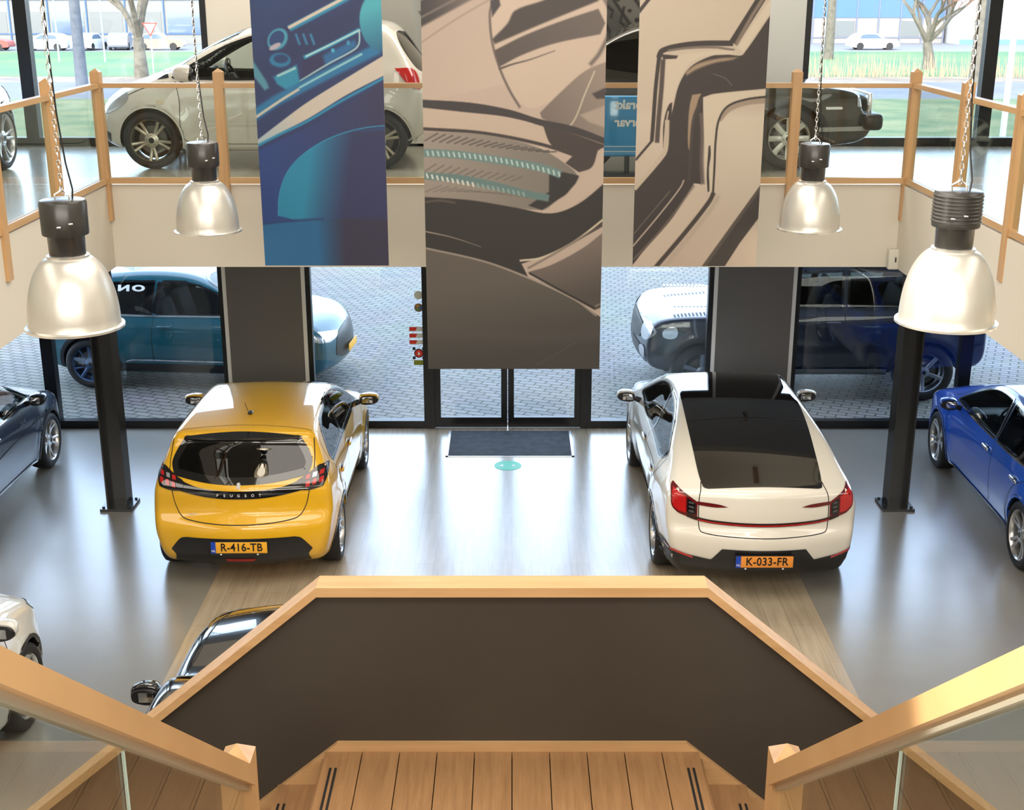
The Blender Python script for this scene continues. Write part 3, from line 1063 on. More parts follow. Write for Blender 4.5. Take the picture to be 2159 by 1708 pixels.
    c.patch('bumper_insert', [(-.38, .525, 1), (.38, .525, 1), (.47, .405, 1), (.80, .455), (.90, .49, 1), (.90, .36), (.84, .26), (.6, .215), (0, .205), (-.6, .215), (-.84, .26), (-.90, .36), (-.90, .49, 1), (-.80, .455), (-.47, .405, 1)],
            'x-', BLACK, .007)
    c.plate(-2.315, .425, 'K-033-FR', PLATEO)
    for q in ([(-.24, .97), (-.28, .7), (-.28, .35), (-.2, .25)], [(1.12, .96), (1.12, .7), (1.02, .45), (.95, .25)], [(-1.42, 1.1), (-1.35, .95), (-1.08, .72), (-.96, .45), (-.90, .25)]):
        c.ribbon('door_gap', q, .007, 'y+', SEAM, .002, both=True)
    c.arch(.022, P, .006)
    c.ribbon('sill_trim', [(-.95, .235), (.95, .235)], .08, 'y+', BLACK, .006, both=True, smooth=False)
    c.handles((-.12, -1.05), .87, P)
    c.mirrors(.86, 1.03, P, out=.11, size=(.13, .20, .13))
    # shark fin
    a = MB()
    a.add([(-1.05, -.028, 1.36), (-1.05, .028, 1.36), (-.86, .0, 1.40), (-1.07, 0, 1.43), (-.88, .022, 1.395), (-.88, -.022, 1.395)], [(0, 1, 3), (0, 3, 5), (1, 4, 3), (3, 4, 2), (3, 2, 5), (5, 2, 4, 1, 0)], 0, True)
    a.build('roof_antenna', GLOSSBLK, c.root)
    c.wheels_add(wheel_maker(.345, .255, .23, 5, 'y', ALU), .915)
    c.seats([(-.05, 'front'), (-1.0, 'rear')], UPH, .42)
    c.dash(.85, .82); c.steering(.50, .90)
    c.patch('headlamp', [(.50, .78, 1), (.86, .86, 1), (.82, .74), (.6, .72)], 'x+', LAMPCLR, .006, both='x')
    return c

def blue_saloon():
    P = paint('blue_paint', (.008, .10, .62), .28)
    side = [(-2.2, .22), (-2.36, .34), (-2.40, .55), (-2.37, .75), (-2.34, .95), (-2.2, 1.01), (-1.7, 1.10), (-1.2, 1.26), (-.7, 1.37), (-.2, 1.405), (.2, 1.38),
            (.6, 1.27), (1.0, 1.10), (1.3, .98), (1.7, .92), (2.1, .80), (2.3, .68), (2.34, .5), (2.28, .28), (2.1, .20), (1.0, .17), (-1.0, .17)]
    plan = [(-2.5, .82), (-2.1, .93), (-1.4, 1.0), (-.6, .975), (0, .97), (.9, .98), (1.4, 1.0), (1.9, .94), (2.4, .76)]
    belt = [(-2.4, .98), (-1.3, .96), (0, .90), (1.2, .86), (2.3, .74)]
    w1 = [(1.0, .955, 1), (.74, 1.09), (.46, 1.22), (.12, 1.315), (-.22, 1.33, 1), (-.28, .94, 1), (.3, .93)]
    w2 = [(-.34, 1.33, 1), (-.7, 1.31), (-1.1, 1.215), (-1.48, 1.07, 1), (-1.3, 1.0), (-.8, .96), (-.36, .943, 1)]
    ws = [(.36, -.56), (.85, -.64), (1.2, -.68), (1.33, 0), (1.2, .68), (.85, .64), (.36, .56), (.30, 0)]
    b = CarBody(side, .93, plan, belt, INS, (-1.4, 1.4), .335, .375, k=.065, bow=(.22, .3), crown=.05,
                windows=(('y', w1, None), ('y', w2, None), ('z', ws, (.85,))), cabin=(-1.9, 1.2, .40), flare=.02)
    c = Car('saloon_car', b, P, (5.86, 13.02, 0), math.radians(88.5), 'metallic blue saloon car parked nose to the window at the right edge', vox=.022)
    c.window('side_window', w1, 'y+', G_TINT, frame=.02, both=True, trim=.016)
    c.window('side_window', w2, 'y+', G_DARK, frame=.02, both=True, trim=.016)
    c.ribbon('pillar_trim', [(-.25, 1.32), (-.31, .95)], .085, 'y+', GLOSSBLK, .0045, both=True, smooth=False)
    c.ribbon('pillar_strip', [(-.25, 1.32), (-.31, .95)], .012, 'y+', CHROME, .007, both=True, smooth=False)
    c.window('windscreen', ws, 'z', G_CLEAR, frame=.05)
    for q in ([(-.32, .93), (-.36, .7), (-.36, .35), (-.3, .25)], [(1.1, .90), (1.1, .7), (1.0, .45), (.93, .25)], [(-1.5, 1.0), (-1.4, .9), (-1.1, .72), (-.98, .45), (-.92, .25)]):
        c.ribbon('door_gap', q, .007, 'y+', SEAM, .002, both=True)
    c.ribbon('sill_trim', [(-.98, .215), (.98, .215)], .03, 'y+', CHROME, .012, both=True, smooth=False)
    c.ribbon('sill_skirt', [(-.95, .19), (.95, .19)], .03, 'y+', BLACK, .006, both=True, smooth=False)
    c.ribbon('wing_badge', [(1.12, .80), (1.30, .80)], .05, 'y+', CHROME, .008, both=True, smooth=False)
    c.arch(.020, P, .006)
    c.handles((-.18, -1.12), .80, CHROME)
    c.mirrors(.84, .97, P, out=.12)
    c.patch('headlamp', [(.48, .68, 1), (.80, .76, 1), (.78, .64), (.6, .61)], 'x+', LAMPCLR, .006, both='x')
    c.patch('front_grille', [(-.45, .60), (.45, .60), (.5, .34), (-.5, .34)], 'x+', BLACK, .006)
    c.wheels_add(wheel_maker(.335, .245, .22, 5, 'twin', ALU), .925)
    c.patch('rear_window', [(-0.95, -.50), (-1.65, -.60), (-1.75, 0), (-1.65, .60), (-0.95, .50), (-0.92, 0)], 'z', G_DARK, .004)
    for sg in (1, -1):
        c.patch('tail_lamp', [(sg * .45, .90, 1), (sg * .80, .92, 1), (sg * .80, .80, 1), (sg * .48, .82, 1)], 'x-', REDLAMP, .006)
    c.ribbon('hatch_gap', [(.62, .98), (.62, .7), (.5, .62), (-.5, .62), (-.62, .7), (-.62, .98)], .008, 'x-', SEAM, .002)
    c.patch('bumper_insert', [(-.55, .42), (.55, .42), (.6, .28), (-.6, .28)], 'x-', BLACK, .006)
    c.seats([(-.05, 'front'), (-1.0, 'rear')], UPH, .38)
    c.dash(.85, .76); c.steering(.50, .84)
    return c

def navy_coupe():
    P = paint('navy_paint', (.012, .022, .055), .28)
    side = [(-2.0, .22), (-2.15, .4), (-2.16, .7), (-2.1, .92), (-1.7, 1.02), (-1.2, 1.2), (-.6, 1.37), (-.1, 1.42), (.3, 1.36), (.7, 1.2), (1.1, 1.0), (1.4, .93),
            (1.8, .84), (2.05, .72), (2.12, .52), (2.08, .3), (1.9, .20), (1.0, .17), (-1.0, .17)]
    plan = [(-2.2, .82), (-1.9, .94), (-1.3, 1.0), (-.6, .98), (0, .975), (.9, .98), (1.3, 1.0), (1.75, .94), (2.2, .76)]
    belt = [(-2.2, .98), (-1.3, .97), (0, .92), (1.2, .86), (2.2, .74)]
    w1 = [(.98, .975, 1), (.70, 1.12), (.42, 1.25), (.12, 1.33), (-.25, 1.345, 1), (-.32, .96, 1), (.3, .95)]
    w2 = [(-.38, 1.34, 1), (-.8, 1.30), (-1.25, 1.12, 1), (-1.0, .99), (-.40, .965, 1)]
    ws = [(.36, -.56), (.8, -.63), (1.08, -.66), (1.2, 0), (1.08, .66), (.8, .63), (.36, .56), (.30, 0)]
    b = CarBody(side, .91, plan, belt, INS, (-1.3, 1.3), .325, .365, k=.07, bow=(.22, .28), crown=.05,
                windows=(('y', w1, None), ('y', w2, None), ('z', ws, (.85,))), cabin=(-1.7, 1.1, .40), flare=.024)
    c = Car('coupe_car', b, P, (-6.30, 13.15, 0), math.radians(90), 'dark navy blue car with pale alloy wheels parked at the left edge beside the window', vox=.023)
    c.window('side_window', w1, 'y+', G_TINT, frame=.02, both=True, trim=.012)
    c.window('side_window', w2, 'y+', G_TINT, frame=.02, both=True, trim=.012)
    c.window('windscreen', ws, 'z', G_CLEAR, frame=.05)
    for q in ([(-.35, .95), (-.36, .7), (-.36, .35), (-.3, .25)], [(1.02, .90), (1.02, .7), (.93, .45), (.88, .25)]):
        c.ribbon('door_gap', q, .007, 'y+', SEAM, .002, both=True)
    c.ribbon('side_crease', [(-.9, .60), (.3, .66), (1.22, .70)], .012, 'y+', SEAM, .003, both=True)
    c.ribbon('sill_trim', [(-.85, .225), (.88, .225)], .02, 'y+', CHROME, .012, both=True, smooth=False)
    c.arch(.028, BLACK, .006)
    c.mirrors(.80, 1.0, P, out=.12)
    c.handles((-.22,), .82, P)
    c.patch('side_repeater', [(1.18, .735), (1.27, .75), (1.28, .72), (1.20, .71)], 'y-', CHROME, .006)
    P3, N = c.project([(.55, .78)], 'y-', .006)
    t = text_mesh('Z E F', .075, 'door_lettering', mat('grey_ink', (.18, .2, .25), .4), c.root, .001)
    t.rotation_euler = (PI / 2, 0, 0); t.location = tuple(P3[0])
    c.patch('headlamp', [(.50, .70, 1), (.80, .80, 1), (.76, .66), (.6, .62)], 'x+', LAMPCLR, .006, both='x')
    c.wheels_add(wheel_maker(.325, .235, .21, 5, 'y', mat('pale_alloy', (.75, .75, .75), .25, metal=.8)), .905)
    c.patch('rear_window', [(-0.85, -.50), (-1.5, -.60), (-1.6, 0), (-1.5, .60), (-0.85, .50), (-0.82, 0)], 'z', G_DARK, .004)
    for sg in (1, -1):
        c.patch('tail_lamp', [(sg * .45, .90, 1), (sg * .80, .92, 1), (sg * .80, .80, 1), (sg * .48, .82, 1)], 'x-', REDLAMP, .006)
    c.ribbon('hatch_gap', [(.62, .98), (.62, .7), (.5, .62), (-.5, .62), (-.62, .7), (-.62, .98)], .008, 'x-', SEAM, .002)
    c.patch('bumper_insert', [(-.55, .42), (.55, .42), (.6, .28), (-.6, .28)], 'x-', BLACK, .006)
    c.seats([(-.1, 'front'), (-.95, 'rear')], UPH, .38)
    c.dash(.78, .78); c.steering(.42, .86)
    return c

def white_crossover():
    P = paint('pearl_paint', (.66, .64, .58), .3)
    side = [(-1.95, .24), (-2.08, .5), (-2.05, .9), (-1.8, 1.25), (-1.55, 1.5), (-1.2, 1.55), (-.4, 1.58), (.2, 1.50), (.6, 1.34), (1.0, 1.12), (1.4, 1.03),
            (1.8, .92), (2.0, .78), (2.06, .55), (2.0, .3), (1.9, .24), (1.0, .2), (-1.0, .2)]
    plan = [(-2.2, .82), (-1.8, .95), (-1.2, 1.0), (0, .985), (1.2, 1.0), (1.7, .94), (2.1, .78)]
    belt = [(-2.2, 1.05), (0, 1.0), (1.2, .95), (2.2, .82)]
    w1 = [(.95, 1.06, 1), (.6, 1.26), (.2, 1.42), (-.3, 1.48, 1), (-.35, 1.04, 1)]
    w2 = [(-.40, 1.48, 1), (-1.1, 1.44), (-1.4, 1.15, 1), (-1.2, 1.08), (-.42, 1.045, 1)]
    ws = [(.30, -.56), (.7, -.63), (1.0, -.66), (1.12, 0), (1.0, .66), (.7, .63), (.3, .56), (.24, 0)]
    b = CarBody(side, .90, plan, belt, INS, (-1.28, 1.28), .335, .38, k=.08, bow=(.22, .30), crown=.05, flare=.03)
    c = Car('crossover_car', b, P, (-4.56, 7.5, 0), math.radians(90), 'pearl white car, only its front wing and wheel in view at the lower left', vox=.025)
    c.patch('side_window', w1, 'y+', G_DARK, .004, both=True)
    c.patch('side_window', w2, 'y+', G_DARK, .004, both=True)
    c.patch('windscreen', ws, 'z', G_DARK, .004)
    c.ribbon('door_gap', [(.98, 1.0), (.98, .7), (.90, .3)], .007, 'y+', SEAM, .002, both=True)
    c.arch(.03, BLACK, .006)
    c.patch('headlamp', [(1.62, .86, 1), (1.83, .80), (1.90, .70, 1), (1.76, .74)], 'y-', LAMPCLR, .006)
    c.patch('headlamp', [(1.62, .86, 1), (1.83, .80), (1.90, .70, 1), (1.76, .74)], 'y+', LAMPCLR, .006)
    c.wheels_add(wheel_maker(.335, .245, .21, 5, 'wide', ALU), .89)
    for sg in (1, -1):
        c.patch('tail_lamp', [(sg * .45, 1.0, 1), (sg * .78, 1.02, 1), (sg * .78, .86, 1), (sg * .5, .88, 1)], 'x-', REDLAMP, .006)
    c.patch('rear_window', [(-.52, 1.12), (-.45, 1.42), (.45, 1.42), (.52, 1.12)], 'x-', G_DARK, .004)
    c.mirrors(.80, 1.08, P)
    return c

def black_citycar():
    P = paint('black_paint', (.010, .010, .011), .15)
    side = [(-1.60, .24), (-1.70, .5), (-1.68, .9), (-1.5, 1.2), (-1.35, 1.40), (-1.1, 1.44), (-.78, 1.44), (-.42, 1.33), (-.1, 1.13), (.2, .985), (.9, .955),
            (1.5, .86), (1.68, .74), (1.73, .55), (1.68, .3), (1.55, .2), (.8, .18), (-.8, .18)]
    plan = [(-1.8, .84), (-1.4, .97), (-.9, 1.0), (.9, 1.0), (1.4, .95), (1.8, .80)]
    belt = [(-1.8, .98), (0, .94), (.9, .90), (1.8, .80)]
    w1 = [(.08, 1.0, 1), (-.15, 1.12), (-.4, 1.24), (-.66, 1.33, 1), (-.66, .98, 1)]
    w2 = [(-.72, 1.34, 1), (-1.0, 1.34), (-1.2, 1.15, 1), (-1.1, 1.02), (-.72, .98, 1)]
    ws = [(-.50, -.52), (-.23, -.58), (.07, -.60), (.21, 0), (.07, .60), (-.23, .58), (-.50, .52), (-.55, 0)]
    b = CarBody(side, .83, plan, belt, INS, (-1.15, 1.15), .29, .33, k=.08, bow=(.18, .22), crown=.05)
    c = Car('city_car', b, P, (-1.52, 7.62, 0), math.radians(90), 'black small car mostly hidden behind the stair balustrade', vox=.025)
    c.patch('side_window', w1, 'y+', G_DARK, .004, both=True)
    c.patch('side_window', w2, 'y+', G_DARK, .004, both=True)
    c.patch('windscreen', ws, 'z', mat('dark_screen', (.01, .01, .01), .03, coat=1), .004)
    c.ribbon('bonnet_gap', [(.45, -.69), (1.38, -.62), (1.54, -.4), (1.60, 0), (1.54, .4), (1.38, .62), (.45, .69)], .008, 'z', SEAM, .002)
    c.ribbon('bonnet_edge_glint', [(1.35, .69), (1.56, .46), (1.635, .15), (1.64, -.15), (1.56, -.46), (1.35, -.69)], .02, 'z', LETTER, .004)  # pale strip painted in as the bright highlight along the bonnet edge
    wp = MB()
    wp.tube([(.24, .05, 1.02), (.08, .30, 1.10), (-.06, .52, 1.15)], .008, 6)
    wp.build('wiper', BLACK, c.root)
    c.arch(.025, BLACK, .006)
    c.patch('headlamp', [(.44, .78, 1), (.70, .86, 1), (.66, .70), (.5, .68)], 'x+', LAMPCLR, .006, both='x')
    c.mirrors(-.04, 1.0, P, out=.07, size=(.12, .18, .14))
    c.wheels_add(wheel_maker(.29, .20, .18, 5, 'twin', ALU), .81)
    return c

def teal_suv():
    P = paint('teal_paint', (.004, .085, .125), .28)
    side = [(-2.0, .28), (-2.17, .45), (-2.19, .8), (-2.10, 1.05), (-1.95, 1.25), (-1.7, 1.47), (-1.5, 1.55), (-1.0, 1.61), (-.3, 1.635), (.2, 1.58), (.6, 1.42), (1.0, 1.20), (1.35, 1.08),
            (1.75, 1.03), (2.04, .95), (2.17, .80), (2.21, .5), (2.12, .28), (1.9, .23), (1.0, .22), (-1.0, .22)]
    plan = [(-2.3, .80), (-2.0, .92), (-1.4, 1.0), (-.6, .985), (0, .98), (.9, .985), (1.35, 1.0), (1.85, .95), (2.3, .82)]
    belt = [(-2.3, 1.08), (-1.3, 1.04), (0, 1.0), (1.2, .97), (2.3, .84)]
    w1 = [(1.0, 1.10, 1), (.66, 1.28), (.36, 1.41), (.05, 1.485), (-.26, 1.50, 1), (-.32, 1.07, 1), (.4, 1.07)]
    w2 = [(-.38, 1.50, 1), (-.9, 1.475), (-1.3, 1.42), (-1.62, 1.28), (-1.74, 1.17, 1), (-1.5, 1.10), (-.8, 1.07), (-.40, 1.07, 1)]
    ws = [(.36, -.56), (.85, -.64), (1.1, -.68), (1.28, 0), (1.1, .68), (.85, .64), (.36, .56), (.30, 0)]
    b = CarBody(side, .92, plan, belt, INS, (-1.32, 1.32), .355, .405, k=.07, bow=(.24, .30), crown=.05,
                windows=(('y', w1, None), ('y', w2, None), ('z', ws, (1.0,))), cabin=(-1.8, 1.15, .5), flare=.02)
    c = Car('suv_car', b, P, (-4.52, 18.36, 0), math.radians(-5), 'teal blue crossover car parked outside beyond the left window', vox=.024)
    c.window('side_window', w1, 'y+', G_TINT, frame=.02, both=True)
    c.window('side_window', w2, 'y+', G_DARK, frame=.02, both=True)
    c.window('windscreen', ws, 'z', G_CLEAR, frame=.05)
    c.ribbon('pillar_trim', [(-.29, 1.49), (-.35, 1.08)], .09, 'y+', GLOSSBLK, .0045, both=True, smooth=False)
    c.ribbon('window_trim', [(1.1, 1.055), (.2, 1.05), (-.8, 1.055), (-1.75, 1.13)], .022, 'y+', CHROME, .008, both=True)
    c.ribbon('door_trim', [(-.80, .40, 1), (-.70, .425), (0, .425), (.92, .425)], .022, 'y+', CHROME, .012, both=True)
    c.ribbon('sill_cladding', [(-.98, .31), (.98, .31)], .12, 'y+', BLACK, .006, both=True, smooth=False)
    for q in ([(-.36, 1.05), (-.40, .8), (-.40, .45), (-.36, .3)], [(1.0, 1.03), (1.02, .7), (.95, .3)], [(-1.5, 1.08), (-1.35, .95), (-1.06, .75), (-.95, .3)]):
        c.ribbon('door_gap', q, .007, 'y+', SEAM, .002, both=True)
    c.arch(.055, BLACK, .007)
    c.handles((-.22, -1.12), .90, P)
    c.mirrors(.82, 1.12, P)
    for ax in ('y+', 'y-'):
        c.patch('headlamp', [(1.80, .85, 1), (2.0, .76), (2.06, .69, 1), (1.86, .74)], ax, LAMPCLR, .006)
        c.patch('tail_lamp', [(-1.86, .98, 1), (-2.05, .99), (-2.10, .90, 1), (-1.90, .90)], ax, REDLAMP, .006)
    c.patch('headlamp', [(.40, .80, 1), (.80, .86, 1), (.74, .70), (.5, .72)], 'x+', LAMPCLR, .006, both='x')
    c.patch('front_grille', [(-.40, .78), (.40, .78), (.5, .45), (-.5, .45)], 'x+', mat('grille_grey', (.05, .06, .07), .3, metal=.5), .006)
    e = MB(); e.rbox((0, 0, 0), (.006, .52, .11), .003)
    o = e.build('licence_plate', PLATEY, c.root); o.location = (2.235, 0, .50)
    c.patch('rear_reflector', [(-2.02, .42), (-2.12, .42), (-2.12, .37), (-2.02, .37)], 'y-', REDLAMP, .008)
    # mirrored white letters on the rear door glass
    P3, N = c.project([(-.70, 1.40)], 'y-', .014)
    t = text_mesh('ON', .115, 'window_lettering', WHITEINK, c.root, .001, .006, 1.3, mirror=True, xscale=1.9)
    t.location = tuple(P3[0])
    n = Vector(N[0])
    t.rotation_euler = n.to_track_quat('Z', 'Y').to_euler()
    c.wheels_add(wheel_maker(.355, .25, .22, 5, 'hex', mat('blue_black_alloy', (.06, .10, .2), .3, metal=.7)), .91)
    c.seats([(-.05, 'front'), (-1.0, 'rear')], UPH, .52)
    c.dash(.85, .92); c.steering(.50, 1.0)
    return c

def offroader():
    P = paint('midnight_paint', (.006, .011, .026), .28)
    side = [(-2.25, .45), (-2.38, .55), (-2.40, .9), (-2.38, 1.5), (-2.30, 1.86), (-2.1, 1.93), (-1.0, 1.96), (.2, 1.95), (.50, 1.88), (.78, 1.55), (.95, 1.27), (1.2, 1.22),
            (1.9, 1.185), (2.18, 1.14), (2.30, 1.06), (2.35, .9), (2.37, .65), (2.30, .48), (2.1, .42), (1.0, .38), (-1.0, .38)]
    plan = [(-2.5, .90), (-2.2, .97), (-1.6, 1.0), (1.7, 1.0), (2.1, .98), (2.3, .93), (2.5, .86)]
    belt = [(-2.5, 1.24), (0, 1.22), (1.2, 1.18), (2.3, 1.10)]
    ins = [(-1.2, .14), (-.8, .09), (-.6, .03), (-.4, 0), (-.12, .0), (0, .03), (.08, .06), (.5, .13), (.75, .2), (1.0, .5)]
    w1 = [(.80, 1.30, 1), (.50, 1.74, 1), (-.34, 1.78, 1), (-.34, 1.28, 1)]
    w2 = [(-.42, 1.78, 1), (-1.40, 1.78, 1), (-1.40, 1.28, 1), (-.42, 1.28, 1)]
    w3 = [(-1.55, 1.78, 1), (-2.18, 1.74, 1), (-2.18, 1.30, 1), (-1.55, 1.28, 1)]
    b = CarBody(side, 1.0, plan, belt, ins, (-1.51, 1.51), .40, .455, k=.045, bow=(.10, .14), crown=.03, flare=.03,
                windows=(('y', w1, None), ('y', w2, None)), cabin=(-2.1, .9, .6))
    c = Car('offroad_car', b, P, (4.08, 17.95, 0), PI, 'dark blue boxy off-road car parked outside beyond the right window', vox=.027)
    for w_ in (w1, w2):
        c.window('side_window', w_, 'y+', G_TINT, frame=.03, both=True)
    c.patch('side_window', w3, 'y+', G_DARK, .004, both=True)
    c.patch('windscreen', [(.62, -.74), (.86, -.80), (.92, 0), (.86, .80), (.62, .74), (.64, 0)], 'z', G_DARK, .004)
    c.patch('glass_roof', [(.3, -.6), (.3, .6), (-1.9, .6), (-1.9, -.6)], 'z', G_DARK, .004)
    for q in ([(-.38, 1.25), (-.38, .55)], [(.95, 1.2), (.95, .55)], [(-1.48, 1.25), (-1.45, 1.0), (-1.0, .85), (-.95, .55)]):
        c.ribbon('door_gap', q, .009, 'y+', SEAM, .002, both=True)
    c.arch(.07, BLACK, .010)
    c.ribbon('sill_step', [(-1.0, .42), (1.0, .42)], .07, 'y+', mat('step_grey', (.16, .18, .2), .4, metal=.5), .03, both=True, smooth=False)
    c.handles((-.22, -1.22), 1.10, P)
    c.mirrors(.85, 1.30, P, size=(.14, .22, .2))
    for sg in (1, -1):
        for k in range(10):
            pass
    bt = MB()
    for k in range(12):
        bt.rbox((1.30 + .052 * k, .62, 1.255), (.03, .16, .012), .004)
        bt.rbox((1.30 + .052 * k, -.62, 1.255), (.03, .16, .012), .004)
    bt.build('bonnet_tread', mat('tread_pale', (.5, .52, .56), .4), c.root)
    hl = [(.62, 1.02), (.93, 1.04), (.92, .86), (.62, .86)]
    c.patch('headlamp', hl, 'x+', LAMPCLR, .008, both='x')
    c.patch('headlamp', [(1.88, 1.03), (2.04, 1.0), (2.04, .90), (1.88, .90)], 'y+', LAMPCLR, .010, both=True)
    c.patch('front_grille', [(-.55, 1.0), (.55, 1.0), (.55, .80), (-.55, .80)], 'x+', BLACK, .008)
    c.patch('bumper_insert', [(-.85, .70), (.85, .70), (.8, .5), (-.8, .5)], 'x+', BLACK, .008)
    c.patch('fog_lamp', [(.62, .70), (.84, .72), (.80, .58), (.62, .58)], 'x+', LAMPCLR, .012, both='x')
    c.patch('side_vent', [(1.02, 1.14), (1.16, 1.14), (1.16, 1.02), (1.02, 1.02)], 'y+', BLACK, .008, both=True)
    # spare wheel on the tailgate
    f = wheel_maker(.40, .26, .24, 5, 'single', mat('spare_alloy', (.3, .3, .32), .3, metal=.8))
    sp = f(c.root); sp.name = 'spare_wheel'
    sp.location = (-2.62, 0, 1.12); sp.rotation_euler = (0, 0, PI / 2)
    tb = MB(); tb.tube([(-2.35, 0, .45), (-2.62, 0, .43)], .035, 8); tb.lathe([(.001, .05), (.03, .03), (.03, -.02), (.001, -.03)], 12, M=Matrix.Translation((-2.6, 0, .49)))
    tb.build('tow_hitch', BLACK, c.root)
    c.wheels_add(wheel_maker(.40, .265, .26, 5, 'single', mat('offroad_alloy', (.30, .34, .42), .3, metal=.8)), .985)
    c.seats([(0, 'front'), (-1.1, 'rear')], UPH, .65)
    c.dash(.75, 1.05); c.steering(.45, 1.15)
    return c

def silver_city_car():
    P = paint('silver_paint', (.60, .57, .50), .3)
    side = [(-1.55, .26), (-1.68, .4), (-1.72, .7), (-1.68, .95), (-1.55, 1.18), (-1.38, 1.40), (-1.25, 1.47), (-.8, 1.50), (-.2, 1.49), (.2, 1.42), (.6, 1.25), (1.0, 1.04), (1.28, .93),
            (1.55, .83), (1.76, .70), (1.86, .55), (1.88, .42), (1.82, .26), (1.6, .20), (.8, .18), (-.8, .18)]
    plan = [(-1.8, .84), (-1.45, .96), (-.9, 1.0), (.9, 1.0), (1.4, .94), (1.9, .74)]
    belt = [(-1.8, 1.0), (0, .92), (.9, .86), (1.8, .74)]
    w1 = [(.93, .93, 1), (.66, 1.09), (.34, 1.25), (.0, 1.35), (-.28, 1.375, 1), (-.28, .93, 1), (.3, .915)]
    w2 = [(-.36, 1.375, 1), (-.8, 1.37), (-1.12, 1.31), (-1.20, 1.12, 1), (-.9, 1.0), (-.36, .94, 1)]
    wr = [(-.55, 1.02), (-.52, 1.33), (0, 1.36), (.52, 1.33), (.55, 1.02), (0, .99)]
    ws = [(.22, -.52), (.6, -.58), (.98, -.62), (1.16, 0), (.98, .62), (.6, .58), (.22, .52), (.16, 0)]
    b = CarBody(side, .83, plan, belt, INS, (-1.185, 1.185), .295, .345, k=.09, bow=(.2, .30), crown=.05,
                windows=(('y', w1, None), ('y', w2, None), ('z', ws, (.85,))), cabin=(-1.5, 1.0, .40), flare=.03)
    c = Car('city_car', b, P, (-2.57, 14.58, MZ), PI, 'silver small hatchback on the gallery behind the left railing', vox=.02)
    c.window('side_window', w1, 'y+', G_CLEAR, frame=.028, both=True)
    c.window('side_window', w2, 'y+', G_TINT, frame=.028, both=True)
    c.window('windscreen', ws, 'z', G_CLEAR, frame=.05)
    c.patch('rear_window', wr, 'x-', G_DARK, .004)
    c.patch('quarter_window', [(1.10, .905, 1), (.99, .96), (.97, .925, 1)], 'y+', GLOSSBLK, .005, both=True)
    c.ribbon('pillar_trim', [(-.32, 1.365), (-.32, .94)], .06, 'y+', P, .0045, both=True, smooth=False)
    for q in ([(.90, .89), (.86, .7), (.86, .45), (.82, .30), (.6, .265), (-.2, .265), (-.34, .30), (-.36, .6), (-.34, .92)], [(1.02, .88), (1.3, .80), (1.5, .70)]):
        c.ribbon('door_gap', q, .007, 'y+', SEAM, .002, both=True)
    c.ribbon('side_moulding', [(.72, .47), (-.9, .47)], .035, 'y+', P, .012, both=True, smooth=False)
    c.arch(.02, P, .008)
    c.handles((-.2,), .78, P)
    c.mirrors(.80, .98, P, size=(.15, .15, .17))
    for ax in ('y+', 'y-'):
        c.patch('headlamp', [(1.42, .78, 1), (1.62, .70), (1.76, .58), (1.70, .55, 1), (1.55, .60), (1.40, .72)], ax, LAMPCLR, .006)
        c.patch('tail_lamp', [(-1.36, 1.02, 1), (-1.55, 1.0), (-1.62, .80, 1), (-1.52, .84)], ax, REDLAMP, .008)
        c.patch('side_repeater', [(1.02, .70), (1.10, .70), (1.10, .67), (1.02, .67)], ax, mat('repeater', (.6, .5, .35), .2), .006)
        c.patch('front_air_intake', [(1.62, .36, 1), (1.80, .42), (1.82, .30, 1), (1.66, .26)], ax, BLACK, .006)
    c.patch('front_grille', [(-.45, .48), (.45, .48), (.5, .30), (-.5, .30)], 'x+', BLACK, .006)
    c.wheels_add(wheel_maker(.295, .215, .18, 5, 'twin', mat('champagne_alloy', (.42, .38, .30), .3, metal=.8)), .825)
    c.seats([(-.1, 'front'), (-.85, 'rear')], UPHL, .42)
    c.dash(.72, .74, m=BLACK); c.steering(.38, .90)
    return c

def gallery_blue_white_car():
    P = paint('ice_paint', (.62, .66, .72), .25)
    side = [(-1.95, .24), (-2.08, .5), (-2.05, .9), (-1.8, 1.2), (-1.55, 1.4), (-1.2, 1.47), (-.4, 1.5), (.2, 1.42), (.6, 1.26), (.9, 1.08), (1.3, .97),
            (1.7, .88), (1.9, .76), (1.98, .55), (1.94, .3), (1.8, .22), (1.0, .2), (-1.0, .2)]
    plan = [(-2.2, .82), (-1.8, .95), (-1.2, 1.0), (0, .985), (1.2, 1.0), (1.7, .92), (2.1, .70)]
    belt = [(-2.2, 1.0), (0, .95), (1.2, .90), (2.2, .78)]
    b = CarBody(side, .90, plan, belt, INS, (-1.25, 1.25), .32, .36, k=.08, bow=(.22, .34), crown=.05, flare=.03)
    c = Car('compact_car', b, P, (-6.15, 12.52, MZ), math.radians(90), 'pale blue car on the gallery, its front wheel at the left edge', vox=.03)
    c.patch('side_window', [(.80, 1.0, 1), (.4, 1.22), (-.1, 1.38), (-.9, 1.38), (-1.3, 1.1, 1)], 'y+', G_DARK, .004, both=True)
    c.patch('windscreen', [(.30, -.56), (.6, -.62), (.85, -.66), (.98, 0), (.85, .66), (.6, .62), (.3, .56), (.24, 0)], 'z', G_DARK, .004)
    c.arch(.03, P, .006)
    c.patch('headlamp', [(1.50, .84, 1), (1.72, .78), (1.80, .66, 1), (1.62, .70)], 'y-', GLOSSBLK, .006)
    c.wheels_add(wheel_maker(.32, .245, .2, 5, 'twin', mat('pale_alloy2', (.7, .72, .74), .25, metal=.8)), .89)
    c.mirrors(.70, 1.04, P)
    return c

